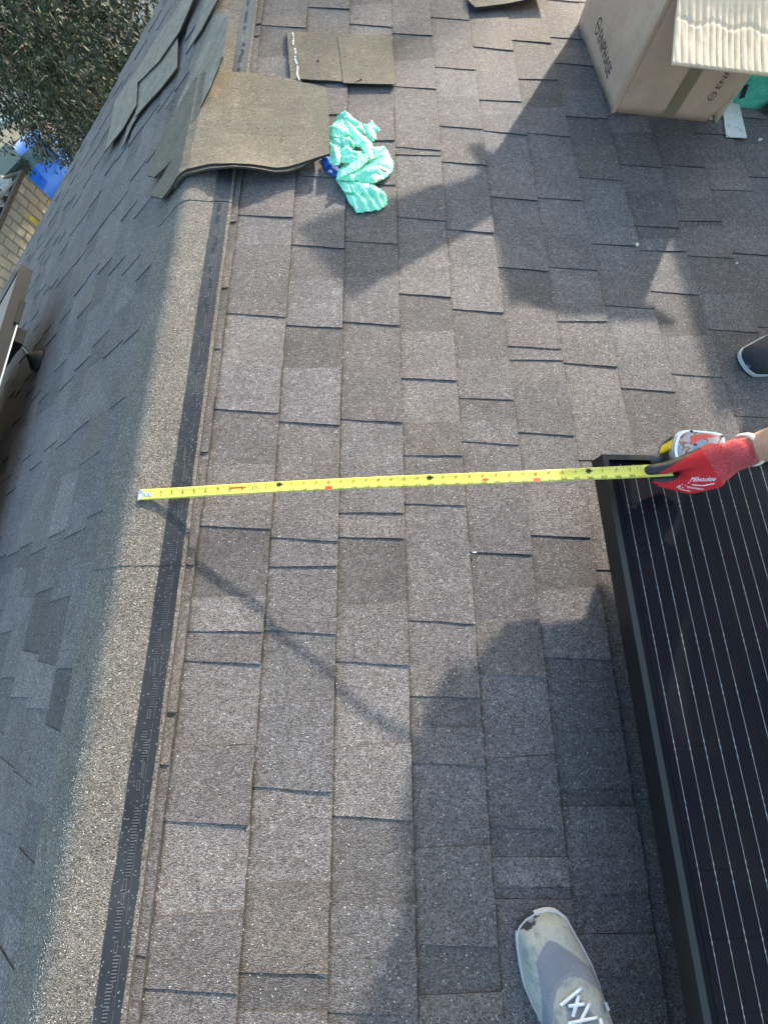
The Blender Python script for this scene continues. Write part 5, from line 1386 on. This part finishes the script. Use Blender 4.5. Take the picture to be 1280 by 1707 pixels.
# a crumpled tarpaulin corner over its far end
V = []; f = []
for i in range(13):
    for j in range(9):
        p = DF(0.0+i*0.11, 0.35+j*0.17, 1.45+0.12*noise.noise(Vector((i*.4, j*.5, 2)))+0.10*abs(sin(i*.9+j*.4))); V.append(p)
for i in range(12):
    for j in range(8): f.append((i*9+j, (i+1)*9+j, (i+1)*9+j+1, i*9+j+1))
o = mesh_obj('tarpaulin', V, f, plain('beige_tarp', (0.42, 0.38, 0.32), 0.8, 0, 0.1, 10), None, True); o.modifiers.new('s', 'SOLIDIFY').thickness = 0.006
tag(o, 'beige tarpaulin thrown over the upper end of the tan dumpster', 'tarpaulin')
# dark green bin behind it
bz = GZ+1.5; g0, g1, g2 = ground_pt(-6, 222, bz), ground_pt(37, 262, bz), ground_pt(24, 300, bz)
e1 = (g1-g0).normalized(); e2 = (Vector((0, 0, 1)).cross(e1)); e2 = -e2 if e2.dot(g2-g1) < 0 else e2
BF = lambda a, c, h: g1 + e1*a + e2*c + ez*(h*1.25-1.5)
bn = empty('bin', BF(-0.9, 0.6, 0)); tag(bn, 'dark green waste container between the dumpster and the dry soil', 'bin')
M['bin'] = plain('dark_green_paint', (0.035, 0.055, 0.042), 0.5, 0, 0.2, 3)
b = MB(); b.box(BF, (-1.75, 0.05, 0.15), (-0.05, 1.15, 1.1)); b.build('tub', M['bin'], bn)
b = MB(); b.box(BF, (-1.8, 0, 1.12), (0, 1.2, 1.2)); b.build('lid', M['bin'], bn)
for a in (-1.6, -0.3):
    for c in (0.2, 1.0):
        b = MB(); b.add(*tube([BF(a, c-0.03, 0.08), BF(a, c+0.03, 0.08)], 0.08, 12)); b.build('wheel', M['rubber'], bn)
adopt(bn)
# blue car
cz = GZ+1.35
A0, A1 = ground_pt(50, 238, GZ+1.2), ground_pt(72, 306, GZ+1.2)
ax = (A0-A1); ax.z = 0; ax.normalize(); ay = Vector((-ax.y, ax.x, 0))
wc = ground_pt(58, 271, GZ+1.2); CFm = lambda a, c, h: Vector((wc.x, wc.y, GZ)) + ax*(a+0.38) + ay*c + ez*h
car = empty('car', CFm(0.5, 0, 0)); tag(car, 'small blue car parked beyond the roof edge, its windscreen facing the tree', 'car')
s = NT('blue_car_paint'); s.base((0.02, 0.17, 0.62)); s.set(Roughness=0.28); s.b.inputs['Coat Weight'].default_value = 0.6; M['car'] = s.m
M['carglass'] = plain('car_glass', (0.13, 0.17, 0.15), 0.08, 0, 0.3, 4)
secs = [(-2.0, .58, .35, .62), (-1.9, .72, .25, .78), (-1.5, .82, .22, .90), (-0.75, .84, .22, .98), (-0.05, .80, .22, 1.40), (0.9, .80, .22, 1.46), (1.5, .80, .22, 1.30), (1.95, .78, .24, .98), (2.1, .70, .35, .75)]
V = []; f = []; NC = 15
for (a, w_, z0, z1) in secs:
    belt = min(z1, 0.92)
    prof = [(-w_*.9, z0), (-w_, z0+.15), (-w_, belt*.75), (-w_*.97, belt), (-w_*.86, belt+(z1-belt)*.5), (-w_*.74, z1-.05), (-w_*.6, z1-.01), (0, z1+.02)]
    prof += [(-x, z) for x, z in reversed(prof[:-1])]
    for x, z in prof: V.append(CFm(a, x, z))
for i in range(len(secs)-1):
    for k in range(NC-1): x = i*NC+k; f.append((x, x+1, x+NC+1, x+NC))
f += [tuple(range(NC)), tuple(range(len(secs)*NC-1, (len(secs)-1)*NC-1, -1))]
o = mesh_obj('body', V, f, M['car'], car, True); mo = o.modifiers.new('s', 'SUBSURF'); mo.levels = 1; mo.render_levels = 2
def patch(name, pts, m, lift=0.03):
    b = MB(); vv = [CFm(*p) for p in pts]; nrm = (vv[1]-vv[0]).cross(vv[2]-vv[0]).normalized(); nrm = -nrm if nrm.z < 0 else nrm
    N = len(vv); b.add([v+nrm*lift for v in vv]+[v-nrm*0.03 for v in vv], [tuple(range(N)), tuple(range(2*N-1, N-1, -1))]+[(i, N+i, N+(i+1) % N, (i+1) % N) for i in range(N)]); return b.build(name, m, car)
patch('windscreen', [(-0.72, -.70, .98), (-0.72, .70, .98), (-0.04, .58, 1.38), (-0.04, -.58, 1.38)], M['carglass'], .035)
patch('rear_window', [(1.5, -.56, 1.27), (1.5, .56, 1.27), (1.93, .64, 1.0), (1.93, -.64, 1.0)], M['carglass'], .05)
for sgn in (-1, 1):
    patch('side_window', [(-0.45, sgn*.79, .98), (1.3, sgn*.79, .98), (1.1, sgn*.68, 1.33), (0.05, sgn*.68, 1.33)], M['carglass'], .03)
    for a in (-1.3, 1.3):
        b = MB(); b.add(*tube([CFm(a, sgn*.86, .31), CFm(a, sgn*.66, .31)], .31, 20)); wh = b.build('wheel', M['rubber'], car)
        b = MB(); b.add(*tube([CFm(a, sgn*.875, .31), CFm(a, sgn*.84, .31)], .18, 16)); b.build('rim', M['alu'], wh)
    b = MB(); b.add(*sphere(CFm(-0.55, sgn*.95, .98), (.10, .12, .08), 10, 6)); b.build('wing_mirror', M['car'], car, True)
    b = MB(); b.add(*sphere(CFm(-1.88, sgn*.55, .68), (.12, .14, .08), 10, 6)); b.build('headlight', M['white'], car, True)
adopt(car)

# unseen tree added past the far gable so that its crown shades the upper roof
t2 = Vector((PR(82, 236, 0))) + SUN*6.0
shade_tree = empty('tree', (t2.x, t2.y, GZ)); tag(shade_tree, 'unseen dark tree added past the far gable end to shade the upper roof', 'tree')
b = MB(); b.add(*tube([Vector((t2.x, t2.y, GZ)), Vector((t2.x+.15, t2.y, GZ/2)), Vector((t2.x, t2.y, t2.z+0.4))], [.28, .2, .1], 10)); b.build('trunk', M['bark'], shade_tree, True)
V = []; f = []; fm = []; r = random.Random(23)
for cl in range(2600):
    d3 = Vector((r.gauss(0, 1), r.gauss(0, 1), r.gauss(0, 1))).normalized()*1.5*(r.random()**0.36); cc = t2+d3
    for k in range(7):
        p = cc + Vector((r.uniform(-.14, .14), r.uniform(-.14, .14), r.uniform(-.14, .14))); a = Vector((r.uniform(-1, 1), r.uniform(-1, 1), r.uniform(-1, 1))).normalized(); s_ = a.orthogonal().normalized()
        L = r.uniform(.10, .18); w_ = L*0.3; o = len(V); V += [p, p+a*L*.5+s_*w_, p+a*L, p+a*L*.5-s_*w_]; f.append((o, o+1, o+2, o+3)); fm.append(r.choice((0, 0, 0, 1)))
mesh_obj('crown', V, f, ML, shade_tree, False, fm)['kind'] = 'stuff'; adopt(shade_tree)
